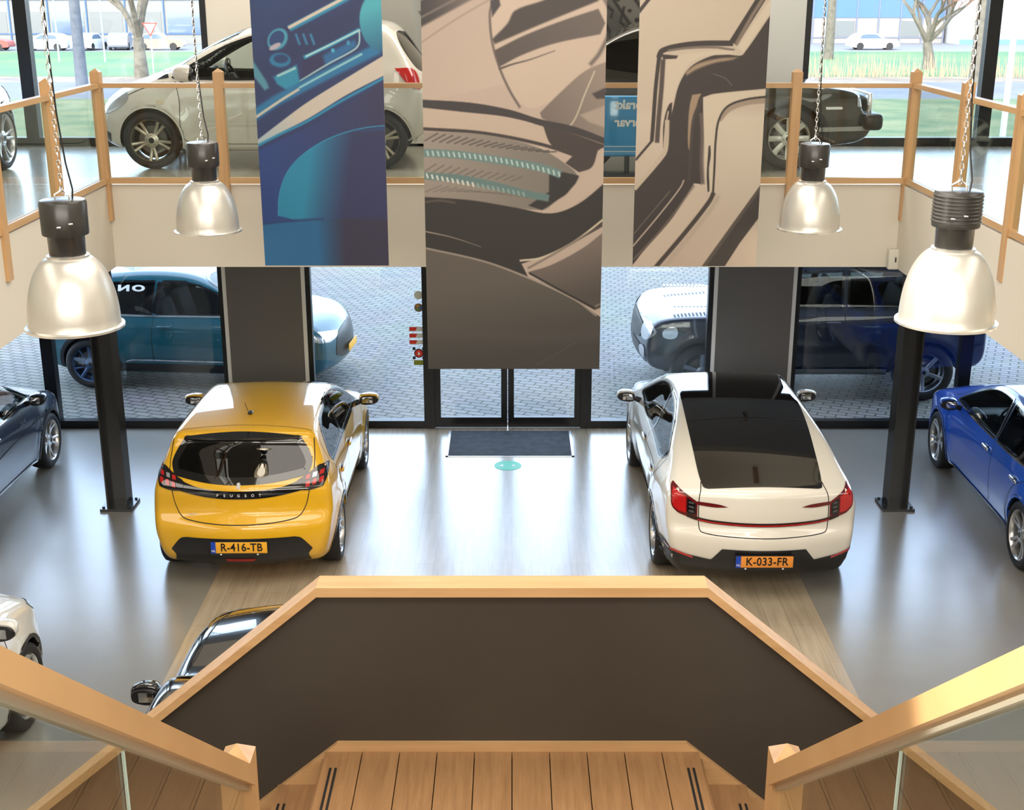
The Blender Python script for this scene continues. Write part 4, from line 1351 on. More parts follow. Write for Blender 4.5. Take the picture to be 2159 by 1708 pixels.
def black_gallery_car():
    P = paint('brown_black_paint', (.014, .014, .010), .15)
    side = [(-1.45, .30), (-1.55, .45), (-1.56, .8), (-1.5, .98), (-1.3, 1.02), (-.9, 1.3), (-.5, 1.45), (.0, 1.45), (.25, 1.38), (.55, 1.05), (.65, .93), (.9, .90),
            (1.3, .87), (1.66, .82), (1.80, .76), (1.84, .6), (1.94, .52), (1.96, .42), (1.90, .32), (1.7, .26), (.8, .22), (-.8, .22)]
    plan = [(-1.8, .92), (-1.4, .98), (-.9, 1.0), (.9, 1.0), (1.4, .97), (1.75, .88), (2.0, .78)]
    belt = [(-1.8, .92), (0, .90), (.9, .86), (1.9, .78)]
    b = CarBody(side, .85, plan, belt, INS, (-1.1, 1.0), .325, .375, k=.05, bow=(.12, .12), crown=.03, flare=.015)
    c = Car('offroad_car', b, P, (1.86, 14.50, MZ), 0, 'black car with pale spoked wheel on the gallery behind the right railing', vox=.024)
    c.patch('side_window', [(.42, .99, 1), (.18, 1.33, 1), (-.8, 1.28), (-1.1, 1.05, 1), (-.4, .97)], 'y+', G_DARK, .004, both=True)
    c.patch('windscreen', [(.30, -.60), (.52, -.62), (.56, 0), (.52, .62), (.30, .60)], 'z', G_DARK, .004)
    c.arch(.05, BLACK, .012)
    c.ribbon('door_gap', [(.62, .88), (.62, .3)], .008, 'y+', SEAM, .002, both=True)
    c.ribbon('bumper_strip', [(1.30, .42), (1.86, .42)], .045, 'y+', mat('strip_grey', (.35, .35, .32), .35), .012, both=True, smooth=False)
    c.patch('side_badge', [(1.36, .645, 1), (1.54, .645, 1), (1.54, .618, 1), (1.36, .618, 1)], 'y-', WHITEINK, .006, sharp=True)
    c.patch('indicator', [(1.70, .76, 1), (1.78, .74, 1), (1.78, .64, 1), (1.70, .64, 1)], 'y-', LAMPCLR, .006, sharp=True)
    c.wheels_add(wheel_maker(.325, .215, .21, 8, 'single', mat('cream_alloy', (.62, .62, .56), .35, metal=.5)), .845)
    bp = MB()
    bp.rbox((1.87, 0, .49), (.20, 1.66, .17), .05)
    bp.build('front_bumper', BLACK, c.root)
    gb = MB()
    gb.rbox((1.86, 0, .66), (.05, 1.3, .22), .02)
    gb.build('front_grille', CHROME, c.root)
    return c
# ------------------------------------------------------------------ the building
MZ = 3.57                      # gallery floor level
FY = 15.83                     # inner face of the window front
XC = -.065                     # centre line of the hall
WALLC = mat('wall_paint', (.66, .61, .52), .6, bump=(60, .03))
WALLG = mat('wall_paint_grey', (.50, .50, .47), .6)
FRAME = mat('frame_black', (.012, .013, .015), .35, metal=.3)
GREYP = mat('pillar_panel', (.125, .115, .105), .55, bump=(90, .02))
WHITEF = mat('white_profile', (.72, .70, .66), .45)
DARKP = mat('balustrade_panel', (.042, .033, .026), .6, noise=(1.3, (.050, .041, .032), 2), bump=(300, .02))
PANE = glass('window_pane', (.93, .96, .96), 1.35)
RAILPANE = glass('railing_pane', (.90, .94, .93), 1.45)
BEECHX = wood('beech_x', (.56, .345, .165), (.48, .28, .125), 'X')
BEECHY = wood('beech_y', (.56, .345, .165), (.48, .28, .125), 'Y')
BEECHS = wood('beech_slope', (.56, .345, .165), (.48, .28, .125), 'S')
BEECHZ = wood('beech_z', (.55, .33, .15), (.47, .265, .115), 'Z')

# ---- floors
fm = mat('polished_concrete', (.20, .185, .155), .3, spec=.6)
n = fm.node_tree; b = n.nodes['Principled BSDF']
tc = n.nodes.new('ShaderNodeTexCoord')
n1 = n.nodes.new('ShaderNodeTexNoise'); n1.inputs['Scale'].default_value = .55; n1.inputs['Detail'].default_value = 6; n1.inputs['Roughness'].default_value = .55
n2 = n.nodes.new('ShaderNodeTexNoise'); n2.inputs['Scale'].default_value = 1.4; n2.inputs['Detail'].default_value = 2
cr = n.nodes.new('ShaderNodeValToRGB')
cr.color_ramp.elements[0].position = .15; cr.color_ramp.elements[0].color = (.185, .175, .15, 1)
cr.color_ramp.elements[1].position = .85; cr.color_ramp.elements[1].color = (.325, .31, .275, 1)
rr = n.nodes.new('ShaderNodeMapRange'); rr.inputs[3].default_value = .29; rr.inputs[4].default_value = .31
n.links.new(tc.outputs['Object'], n1.inputs['Vector']); n.links.new(tc.outputs['Object'], n2.inputs['Vector'])
n.links.new(n1.outputs['Fac'], cr.inputs[0]); n.links.new(cr.outputs[0], b.inputs['Base Color'])
n.links.new(n2.outputs['Fac'], rr.inputs[0]); n.links.new(rr.outputs[0], b.inputs['Roughness'])
b.inputs['Coat Weight'].default_value = 1; b.inputs['Coat Roughness'].default_value = .22; b.inputs['Coat IOR'].default_value = 1.6
m = MB(); m.box(-9, 9, -4, FY + .1, -.15, 0)
structure(m.build('floor', fm), 'grey polished concrete showroom floor')

# wood laminate aisle
lm = mat('aisle_laminate', (.42, .33, .22), .24, spec=.6)
n = lm.node_tree; b = n.nodes['Principled BSDF']
tc = n.nodes.new('ShaderNodeTexCoord'); mp = n.nodes.new('ShaderNodeMapping'); mp.inputs['Rotation'].default_value = (0, 0, PI / 2)
bk = n.nodes.new('ShaderNodeTexBrick')
bk.inputs['Scale'].default_value = 1; bk.inputs['Brick Width'].default_value = 1.3; bk.inputs['Row Height'].default_value = .19
bk.inputs['Mortar Size'].default_value = .0018; bk.inputs['Mortar Smooth'].default_value = .3
bk.inputs['Color1'].default_value = (.56, .46, .33, 1); bk.inputs['Color2'].default_value = (.49, .40, .28, 1); bk.inputs['Mortar'].default_value = (.26, .2, .14, 1)
ns = n.nodes.new('ShaderNodeTexNoise'); ns.inputs['Scale'].default_value = 5; ns.inputs['Detail'].default_value = 8
mp2 = n.nodes.new('ShaderNodeMapping'); mp2.inputs['Scale'].default_value = (4, .35, 1)
mx = n.nodes.new('ShaderNodeMix'); mx.data_type = 'RGBA'; mx.blend_type = 'MULTIPLY'; mx.inputs[0].default_value = .5
n.links.new(tc.outputs['Object'], mp.inputs[0]); n.links.new(mp.outputs[0], bk.inputs['Vector'])
n.links.new(tc.outputs['Object'], mp2.inputs[0]); n.links.new(mp2.outputs[0], ns.inputs['Vector'])
n.links.new(bk.outputs[0], mx.inputs[6]); n.links.new(ns.outputs['Fac'], mx.inputs[7]); n.links.new(mx.outputs[2], b.inputs['Base Color'])
b.inputs['Coat Weight'].default_value = 1; b.inputs['Coat Roughness'].default_value = .25; b.inputs['Coat IOR'].default_value = 1.62
m = MB(); m.box(-2.84, 2.76, .5, FY - .02, 0, .006)
structure(m.build('trim_1', lm), 'pale wood laminate aisle leading to the entrance')

# ---- gallery slab: a U around the hall plus the landing side behind the camera
gm = mat('gallery_floor', (.34, .31, .25), .25, coat=.4, coat_rough=.15, noise=(1.2, (.28, .25, .2), 6))
OX0, OX1, OY1 = -3.91, 3.78, 12.66
m = MB()
m.box(-9, 9, OY1, FY - .02, MZ - .25, MZ)
m.box(-9, OX0, -4, OY1, MZ - .25, MZ)
m.box(OX1, 9, -4, OY1, MZ - .25, MZ)
m.box(OX0, OX1, -4, 1.2, MZ - .25, MZ)
structure(m.build('floor_gallery', gm), 'pale gallery floor around the open hall')
# white fascia panels that drop below the slab edge
m = MB()
m.box(OX0 - .06, OX1 + .06, OY1 - .02, OY1 + .06, 2.765, MZ + .001)
m.box(OX0 - .06, OX0 + .012, 1.2, OY1 - .02, 2.765, MZ + .001)
m.box(OX1 - .012, OX1 + .06, 1.2, OY1 - .02, 2.765, MZ + .001)
m.box(OX0, OX1, 1.18, 1.24, 2.765, MZ)
structure(m.build('trim_2', WALLC), 'cream fascia along the gallery edge')
# soffit under the gallery
m = MB()
m.box(-9, 9, OY1 + .06, FY - .02, 3.24, 3.3)
m.box(-9, OX0 - .08, -4, OY1 + .06, 3.24, 3.3)
m.box(OX1 + .08, 9, -4, OY1 + .06, 3.24, 3.3)
structure(m.build('ceiling_gallery', WALLG), 'pale ceiling under the gallery')
m = MB(); m.box(-9, 9, -4, FY + .1, 7.42, 7.55)
structure(m.build('ceiling', mat('ceiling_paint', (.6, .58, .53), .8)), 'pale showroom ceiling')
for nm, b4 in (('wall_left', (-9.1, -9, -4, FY + .1)), ('wall_right', (9, 9.1, -4, FY + .1)), ('wall_back', (-9.1, 9.1, -4.1, -4))):
    m = MB(); m.box(b4[0], b4[1], b4[2], b4[3], -.15, 7.55)
    structure(m.build(nm, WALLC))
# upper wall of the window front between the two big upper windows
UX0, UX1 = -3.56, 3.42
m = MB(); m.box(UX0, UX1, FY, FY + .2, MZ, 7.42)
structure(m.build('wall_front', WALLC), 'cream wall above the entrance')
m = MB(); m.box(2.2, UX1, FY - .012, FY, MZ, 7.42)
structure(m.build('wall_front_panel', WALLG))
m = MB(); m.box(-9, 9, FY, FY + .2, 2.9, MZ + .03)
structure(m.build('trim_3', FRAME), 'dark spandrel between lower and upper windows')

# ---- window front
def frame_window(n_, x0, x1, z0, z1, mull=(), fw=.07, bot=.13, sill=None):
    e = empty('window_%d' % n_, ((x0 + x1) / 2, FY + .05, z0))
    structure(e)
    cx = (x0 + x1) / 2
    fr = MB()
    fr.box(x0 - cx, x0 - cx + fw, -.06, .06, 0, z1 - z0)
    fr.box(x1 - cx - fw, x1 - cx, -.06, .06, 0, z1 - z0)
    fr.box(x0 - cx + fw, x1 - cx - fw, -.06, .06, 0, bot)
    fr.box(x0 - cx + fw, x1 - cx - fw, -.06, .06, z1 - z0 - fw, z1 - z0)
    fr.build('window_frame', FRAME, e)
    for q in mull:
        k = MB(); k.box(q - cx - .075, q - cx + .075, -.07, .07, bot, z1 - z0 - fw)
        k.build('mullion', FRAME, e)
    edges = [x0 + fw] + list(mull) + [x1 - fw]
    for i in range(len(edges) - 1):
        a = edges[i] + (.075 if i > 0 else 0) - cx; b_ = edges[i + 1] - (.075 if i < len(edges) - 2 else 0) - cx
        p = MB(); p.box(a, b_, -.004, .004, bot, z1 - z0 - fw)
        p.build('pane', PANE, e)
    return e
frame_window(1, -9, -3.58, 0, 2.95, (-5.85,), fw=.06, bot=.10)
frame_window(2, -2.56, -1.06, 0, 2.95, fw=.06, bot=.10)
frame_window(3, .95, 2.50, 0, 2.95, fw=.06, bot=.10)
frame_window(4, 3.52, 9, 0, 2.95, (5.72,), fw=.06, bot=.10)
frame_window(5, -9, UX0, MZ + .03, 7.42, (-5.72,), fw=.07, bot=.07)
frame_window(6, UX1, 9, MZ + .03, 7.42, (5.62,), fw=.07, bot=.07)
# grey clad pillars with white side profiles
for k, (x0, x1) in enumerate(((-3.58, -2.56), (2.50, 3.52))):
    m = MB(); m.box(x0 + .045, x1 - .045, FY - .03, FY + .15, 0, 3.24)
    o = m.build('wall_pillar', GREYP)
    structure(o)
    for xa in (x0, x1 - .045):
        w_ = MB(); w_.box(xa, xa + .045, FY - .045, FY + .15, 0, 3.24)
        w_.build('white_profile', WHITEF, o)
# entrance doors
e = empty('door_1', (XC + .01, FY + .05, 0)); structure(e)
fr = MB()
fr.box(-1.02, -.93, -.08, .08, 0, 2.95); fr.box(.93, 1.02, -.08, .08, 0, 2.95); fr.box(-.93, .93, -.08, .08, 2.3, 2.38); fr.box(-.93, .93, -.08, .08, 2.89, 2.95)
fr.build('door_frame', FRAME, e)
tp = MB(); tp.box(-.93, .93, -.004, .004, 2.38, 2.89); tp.build('pane', PANE, e)
for sg in (-1, 1):
    lf = MB()
    x0, x1 = (-.93, -.005) if sg < 0 else (.005, .93)
    sa, sb = (.075, .078)
    lf.box(x0, x0 + sa, -.035, .035, .01, 2.29); lf.box(x1 - sb, x1, -.035, .035, .01, 2.29)
    lf.box(x0 + sa, x1 - sb, -.035, .035, .01, .14); lf.box(x0 + sa, x1 - sb, -.035, .035, 2.2, 2.29)
    L = lf.build('door_leaf', FRAME, e)
    p = MB(); p.box(x0 + sa, x1 - sb, -.004, .004, .14, 2.2); p.build('pane', PANE, L)
    h = MB(); xx = sg * .05
    h.tube([(xx, -.075, .95), (xx, -.075, 1.35)], .014, 8)
    h.tube([(xx, -.03, 1.0), (xx, -.075, 1.0)], .01, 6); h.tube([(xx, -.03, 1.3), (xx, -.075, 1.3)], .01, 6)
    h.build('door_handle', CHROME, L)
lk = MB(); lk.rbox((0, -.045, .065), (.018, .02, .04), .004); lk.build('door_lock', CHROME, e)

# ---- steel columns of the gallery
def column(x, label):
    e = empty('steel_column', (x, 13.2, 0)); tag(e, label, 'column', 'steel columns under the gallery')
    b_ = MB()
    b_.box(-.11, -.094, -.11, .11, .03, 3.24); b_.box(.094, .11, -.11, .11, .03, 3.24)
    b_.box(-.094, .094, -.008, .008, .03, 3.24)
    b_.build('shaft', FRAMEG, e)
    p = MB(); p.box(-.17, .17, -.17, .17, 0, .03)
    p.build('base_plate', FRAMEG, e)
    for sx in (-1, 1):
        for sy in (-1, 1):
            q = MB(); q.lathe([(.001, .05), (.014, .05), (.016, .03)], 6, M=Matrix.Translation((sx * .14, sy * .13, 0)), smooth=False)
            q.build('bolt', FRAMEG, e)
FRAMEG = mat('column_black', (.013, .013, .014), .22, coat=.5, coat_rough=.1)
column(-4.27, 'black steel column between the navy car and the yellow hatchback')
column(4.17, 'black steel column between the white fastback and the blue saloon')

# ---- gallery railing
def post(parent, x, y, z0, z1, w_=.09, name='post'):
    b_ = MB()
    h = w_ / 2
    b_.box(-h, h, -h, h, z0, z1)
    t = z1 + .035
    v = [(-h, -h, z1), (h, -h, z1), (h, h, z1), (-h, h, z1), (0, 0, t)]
    b_.add(v, [(0, 1, 4), (1, 2, 4), (2, 3, 4), (3, 0, 4)])
    return b_.build(name, BEECHZ, parent, (x, y, 0))
RT = 4.53 - 0                     # rail top
def railing(label, pts, posts, text=None):
    """pts: two end points (x, y); posts: positions of posts along"""
    (xa, ya), (xb, yb) = pts
    e = empty('railing', ((xa + xb) / 2, (ya + yb) / 2, MZ)); tag(e, label, 'railing')
    cx, cy = (xa + xb) / 2, (ya + yb) / 2
    alongx = abs(xb - xa) > abs(yb - ya)
    for (px, py) in posts:
        post(e, px - cx, py - cy, 3.23 - MZ, RT + .10 - MZ)
    def bar(z0, z1, hw, name, mt):
        b_ = MB()
        if alongx: b_.box(xa - cx, xb - cx, -hw, hw, z0 - MZ, z1 - MZ)
        else: b_.box(-hw, hw, ya - cy, yb - cy, z0 - MZ, z1 - MZ)
        return b_.build(name, mt, e)
    bar(RT - .045, RT, .035, 'top_rail', BEECHX if alongx else BEECHY)
    bar(MZ + .02, MZ + .075, .03, 'bottom_rail', BEECHX if alongx else BEECHY)
    ps = sorted([(p[0] if alongx else p[1]) for p in posts])
    lo = (xa if alongx else ya); hi = (xb if alongx else yb)
    ed = [lo] + [p for p in ps if lo < p < hi] + [hi]
    for i in range(len(ed) - 1):
        a, b2 = ed[i] + .05, ed[i + 1] - .05
        if b2 - a < .1: continue
        g = MB()
        if alongx: g.box(a - cx, b2 - cx, -.004, .004, .075, RT - .045 - MZ)
        else: g.box(-.004, .004, a - cy, b2 - cy, .075, RT - .045 - MZ)
        g.build('glass_panel', RAILPANE, e)
    return e
yr = OY1 - .05
fposts = [(x, yr) for x in (-2.76, -1.50, -.12, 1.34, 2.68)]
railing('beech and glass railing along the far gallery edge in front of the silver car', ((OX0 - .02, yr), (OX1 + .04, yr)), [(OX0, yr)] + fposts + [(OX1 + .02, yr)])
railing('beech and glass railing along the left gallery edge', ((OX0 - .0, 1.3), (OX0 - .0, yr - .055)), [(OX0 - .0, y) for y in (11.24, 9.90, 8.5, 7.1, 5.7, 4.3, 2.9)])
railing('beech and glass railing along the right gallery edge', ((OX1 + .02, 1.3), (OX1 + .02, yr - .055)), [(OX1 + .02, y) for y in (11.14, 9.88, 8.5, 7.1, 5.7, 4.3, 2.9)])

# ---- stair: landing, flights, balustrade
LZ = 1.81
WY = 5.62                     # panel plane of the far balustrade
TREAD = mat('stair_oak', (.42, .22, .09), .42, coat=.25, coat_rough=.25)
n = TREAD.node_tree; b = n.nodes['Principled BSDF']
tc = n.nodes.new('ShaderNodeTexCoord')
mp = n.nodes.new('ShaderNodeMapping'); mp.inputs['Scale'].default_value = (14, .9, 6)
ns = n.nodes.new('ShaderNodeTexNoise'); ns.inputs['Scale'].default_value = 3; ns.inputs['Detail'].default_value = 9; ns.inputs['Roughness'].default_value = .7
cr = n.nodes.new('ShaderNodeValToRGB')
cr.color_ramp.elements[0].position = .3; cr.color_ramp.elements[0].color = (.235, .12, .05, 1)
cr.color_ramp.elements[1].position = .75; cr.color_ramp.elements[1].color = (.36, .20, .09, 1)
n.links.new(tc.outputs['Object'], mp.inputs[0]); n.links.new(mp.outputs[0], ns.inputs['Vector']); n.links.new(ns.outputs['Fac'], cr.inputs[0]); n.links.new(cr.outputs[0], b.inputs['Base Color'])
GROOVE = mat('groove_black', (.008, .007, .006), .7)

st = empty('staircase', (0, 0, 0)); tag(st, 'beech staircase with a square landing and flights going down left and right', 'staircase')
PW = .184
nb = 10
ox = -PW * nb / 2 - .0
ld = empty('landing', (0, 0, 0), parent=st)
for i in range(nb):
    p = MB(); x0 = ox + i * PW
    p.box(x0 + .0025, x0 + PW - .0025, 3.9, WY - .03, LZ - .04, LZ)
    p.build('landing_board', TREAD, ld)
k = MB(); k.box(ox, -ox, 3.9, WY - .03, LZ - .06, LZ - .04); k.build('landing_base', GROOVE, ld)
for sg in (-1, 1):
    for d in (0, .026):
        g = MB(); x = sg * (-ox - .045 - d)
        g.box(x - .006, x + .006, 3.9, WY - .17, LZ, LZ + .0015)
        g.build('anti_slip_strip', GROOVE, ld)
RISE, RUN = .187, .222
xe = -ox
for sg in (-1, 1):
    fl = empty('lower_flight', (0, 0, 0), parent=st)
    for i in range(1, 9):
        z = LZ - RISE * i
        xa, xb = xe + RUN * (i - 1) - .02, xe + RUN * i + .02
        t = MB(); t.box(min(sg * xa, sg * xb), max(sg * xa, sg * xb), 3.9, WY - .03, z - .04, z)
        tr = t.build('tread', TREAD, fl)
        for d in (.03, .058):
            g = MB(); x = sg * (xb - d)
            g.box(x - .006, x + .006, 3.9, WY - .17 - .02, z, z + .0015); g.build('anti_slip_strip', GROOVE, fl)
        r = MB(); xx = sg * (xa + .02)
        r.box(min(xx, xx + sg * .018), max(xx, xx + sg * .018), 3.9, WY - .03, z, z + RISE - .04)
        r.build('riser', TREAD, fl)
# far stringer board that follows landing and flights
def follow(xs, ztop):
    return [(x, ztop(x)) for x in xs]
SL = RISE / RUN
def zline(x, off):
    return LZ + off - max(0, abs(x) - (xe - .06)) * SL
XS = [-(xe + 1.75), -(xe - .06), xe - .06, xe + 1.75]
top = follow(XS, lambda x: zline(x, .045)); bot = follow(XS, lambda x: zline(x, -.36))
m = MB(); m.prism(top + bot[::-1], 'y', WY - .03, WY - .002)
m.build('stringer', BEECHX, st)
# dark panel above it and the handrail on top
ph = 2.665 - LZ
top = follow(XS, lambda x: zline(x, ph) ); bot = follow(XS, lambda x: zline(x, -.30))
XT = [-(xe + 1.75), -(.918), .918, xe + 1.75]
def zl2(x, off):
    return LZ + off - max(0, abs(x) - .90) * SL
top = [(x, zl2(x, ph + .03)) for x in XT]
m = MB(); m.prism(top + bot[::-1], 'y', WY - .002, WY + .03)
pn = m.build('balustrade_panel', DARKP, st)
rt0 = ph + .02; rt1 = ph + .068
XR = [-(xe + 1.75), -.918, .918, xe + 1.75]
poly = [(x, zl2(x, rt1)) for x in XR] + [(x, zl2(x, rt0)) for x in XR[::-1]]
m = MB(); m.prism(poly, 'y', WY - .075, WY + .06)
m.build('handrail', BEECHX, st)
# upper flight, from the landing up to the gallery behind the camera
SX = 1.02
uf = empty('upper_flight', (0, 0, 0), parent=st)
NS = 9
for i in range(1, NS + 1):
    z = LZ + (MZ - LZ) * i / (NS + 1)
    y1 = 3.95 - .235 * (i - 1); y0 = y1 - .26
    t = MB(); t.box(-SX + .05, SX - .05, y0, y1, z - .04, z); t.build('tread', TREAD, uf)
    r = MB(); r.box(-SX + .05, SX - .05, y0, y0 + .018, z, z + .136); r.build('riser', TREAD, uf)
for sg in (-1, 1):
    m = MB()
    x = sg * SX
    m.prism([(4.05, LZ - .1), (4.05, LZ + .16), (1.66, MZ + .12), (1.66, MZ - .25)], 'x', x - .02, x + .02)
    m.build('stringer', BEECHY, st)

def stair_rail(sg, label):
    x = sg * 1.04
    e = empty('stair_handrail', (x, 4.30, LZ), parent=st); tag(e, label)
    RX = -sg * .03
    p = MB(); h = .058
    z1 = 2.625 - LZ
    p.box(-h, h, -h, h, -.4, z1)
    v = [(-h, -h, z1), (h, -h, z1), (h, h, z1), (-h, h, z1), (0, 0, z1 + .05)]
    p.add(v, [(0, 1, 4), (1, 2, 4), (2, 3, 4), (3, 0, 4)])
    p.build('newel_post', BEECHZ, e)
    # sloping rail
    SLP = .785
    y0, y1 = -.058, -2.75
    za = 2.615 - LZ
    def zr(y): return za - (y - y0) * SLP
    r = MB()
    r.prism([(y0, zr(y0)), (y1, zr(y1)), (y1, zr(y1) - .085), (y0, zr(y0) - .085)], 'x', RX - .045, RX + .045)
    r.build('top_rail', BEECHS, e)
    lp = MB()
    lp.prism([(y0, zr(y0) - .085), (y1, zr(y1) - .085), (y1, zr(y1) - .11), (y0, zr(y0) - .11)], 'x', RX - .018, RX + .018)
    lp.build('glass_channel', mat('channel_alu', (.55, .52, .42), .35, metal=.6), e)
    for (ya, yb) in ((-.10, -1.35), (-1.362, -2.70)):
        g = MB()
        g.prism([(ya, zr(ya) - .11), (yb, zr(yb) - .11), (yb, zr(yb) - .80), (ya, zr(ya) - .80)], 'x', RX - .005, RX + .005)
        g.build('glass_panel', RAILPANE, e)
        ed = MB()
        ed.box(RX - .0045, RX + .0045, yb - .004, yb, zr(yb) - .80, zr(yb) - .12)
        ed.build('glass_edge', mat('glass_edge', (.35, .42, .38), .15), e)
    return e
stair_rail(-1, 'left handrail with newel post and glass')
stair_rail(1, 'right handrail with newel post and glass')

# ---- mat and floor sticker
mm = mat('entrance_mat_fibre', (.030, .034, .042), .85, noise=(9, (.05, .056, .066), 8), bump=(160, .6))
m = MB(); m.box(-.77, .72, 14.77, 15.68, .006, .016)
o = m.build('door_mat', mm); tag(o, 'dark grey rectangular doormat recessed in front of the entrance doors', 'doormat')
fr = MB(); fr.box(-.80, -.77, 14.74, 15.68, .006, .012); fr.box(.72, .75, 14.74, 15.68, .006, .012); fr.box(-.80, .75, 14.74, 14.77, .006, .012)
fr.build('mat_frame', mat('mat_frame_alu', (.6, .6, .62), .3, metal=.7), o)
m = MB(); m.lathe([(.001, .0085), (.16, .0085), (.16, .006)], 40, M=Matrix.Translation((-.05, 14.44, 0)))
o = m.build('floor_sticker', mat('sticker_green', (.06, .55, .33), .4)); tag(o, 'round green floor sticker with white arrows in front of the doormat', 'sticker')
for sg in (-1, 1):
    a = MB(); cx_ = -.05 + sg * .075
    a.prism([(cx_ - sg * .02, 14.40), (cx_ + sg * .03, 14.44), (cx_ - sg * .02, 14.48)], 'z', .0086, .0095)
    a.build('arrow', WHITEINK, o)

# ---- industrial pendant lamps
DOME = mat('spun_aluminium', (.58, .56, .51), .32, metal=.6, bump=(18, .05))
CAP = mat('lamp_housing_black', (.022, .020, .018), .34, coat=.4, coat_rough=.2)
RIM = mat('lamp_rim', (.75, .73, .68), .25, metal=.8)
def pendant(x, y, zb, label, tilt=0, finned=False):
    e = empty('pendant_lamp', (x, y, zb)); tag(e, label, 'lamp', 'industrial pendant lamps')
    e.rotation_euler = (0, 0, math.radians(tilt))
    d = MB()
    prof = []
    for i in range(15):
        t = i / 14
        r = .098 + (.235 - .098) * math.sin(t * PI / 2) ** .80
        prof.append((r, .375 - .355 * (t ** 1.45)))
    prof += [(.238, .012), (.252, .006), (.250, 0), (.235, .004), (.230, .016)]
    inner = [(r - .004, z) for (r, z) in prof[:15][::-1]]
    d.lathe(prof + inner, 64)
    dm = d.build('dome', DOME, e)
    rg = MB(); rg.lathe([(.236, .016), (.254, .010), (.254, -.002), (.236, .002), (.236, .016)], 64); rg.build('rim', RIM, dm)
    cl = MB(); cl.lathe([(.092, .368), (.106, .368), (.108, .384), (.094, .388)], 48); cl.build('collar', RIM, e)
    c = MB()
    c.lathe([(.001, .38), (.090, .38), (.092, .395), (.094, .485), (.098, .49)], 40)
    p2 = [(.098, .49), (.116, .492), (.118, .50)]
    if finned:
        for k in range(8):
            z = .515 + k * .018
            p2 += [(.118, z), (.122, z + .004), (.122, z + .009), (.118, z + .013)]
    p2 += [(.119, .655), (.112, .668), (.10, .672), (.001, .674)]
    c.lathe(p2, 40)
    hs = c.build('ballast_housing', CAP, e)
    for (a, z) in ((-1.85, .545), (-1.35, .56)):
        s_ = MB(); s_.rbox((.119 * math.cos(a), .119 * math.sin(a), z), (.022, .012, .010), .003, M=None)
        s_.build('clip', CHROME, hs)
    b_ = MB(); b_.lathe([(.001, .05), (.13, .05), (.135, .06), (.09, .16), (.06, .3)], 32)
    b_.build('bulb', mat('bulb_glow', (.9, .85, .7), .4, emit=(1, .86, .66), estr=16), e)
    h = MB(); h.tube([(-.035, 0, .67), (-.035, 0, .695), (0, 0, .72), (.035, 0, .695), (.035, 0, .67)], .005, 6)
    h.build('hook', CHROME, e)
    top = 7.42 - zb
    ch = MB(); z = .715; k = 0
    while z < top:
        r0, r1 = .009, .021
        pts = []
        for j in range(9):
            a = 2 * PI * j / 8
            px = r0 * math.cos(a); pz = r1 * math.sin(a)
            pts.append((px, 0, z + pz) if k % 2 == 0 else (0, px, z + pz))
        ch.tube(pts, .0028, 5, caps=False)
        z += .034; k += 1
    ch.build('chain', CHROME, e)
    cb = MB()
    pts = [(.05, 0, .67), (.055, 0, .72), (.035, .01, .85), (.016, .012, 1.1)]
    zz = 1.4
    while zz < top:
        pts.append((.012 + .004 * math.sin(zz * 3), .014, zz)); zz += .3
    pts.append((.012, .014, top))
    cb.tube(pts, .005, 6)
    cb.build('cable', BLACK, e)
    return e
pendant(-2.30, 6.67, 3.69, 'large nearer aluminium dome lamp hanging at the left, in front of the left column', 20)
pendant(2.21, 6.46, 3.768, 'large nearer aluminium dome lamp with finned cap hanging at the right', -10, True)
pendant(-2.32, 9.89, 3.617, 'smaller farther aluminium dome lamp hanging left of the blue banner', 40)
pendant(2.355, 10.27, 3.564, 'smaller farther aluminium dome lamp hanging right of the banners', 0)

# ---- small wall box under the right gallery corner
e = MB(); e.rbox((3.72, 12.56, 2.86), (.10, .07, .20), .012)
o = e.build('sensor_box', mat('box_white', (.62, .60, .52), .5)); tag(o, 'small off-white sensor box at the right corner under the gallery', 'sensor')
q = MB(); q.rbox((3.735, 12.52, 2.86), (.012, .012, .05), .004); q.build('sensor_eye', BLACK, o)
# ------------------------------------------------------------------ printed banners
def srgb(c):
    c = np.asarray(c, float) / 255
    return np.where(c <= .04045, c / 12.92, ((c + .055) / 1.055) ** 2.4)

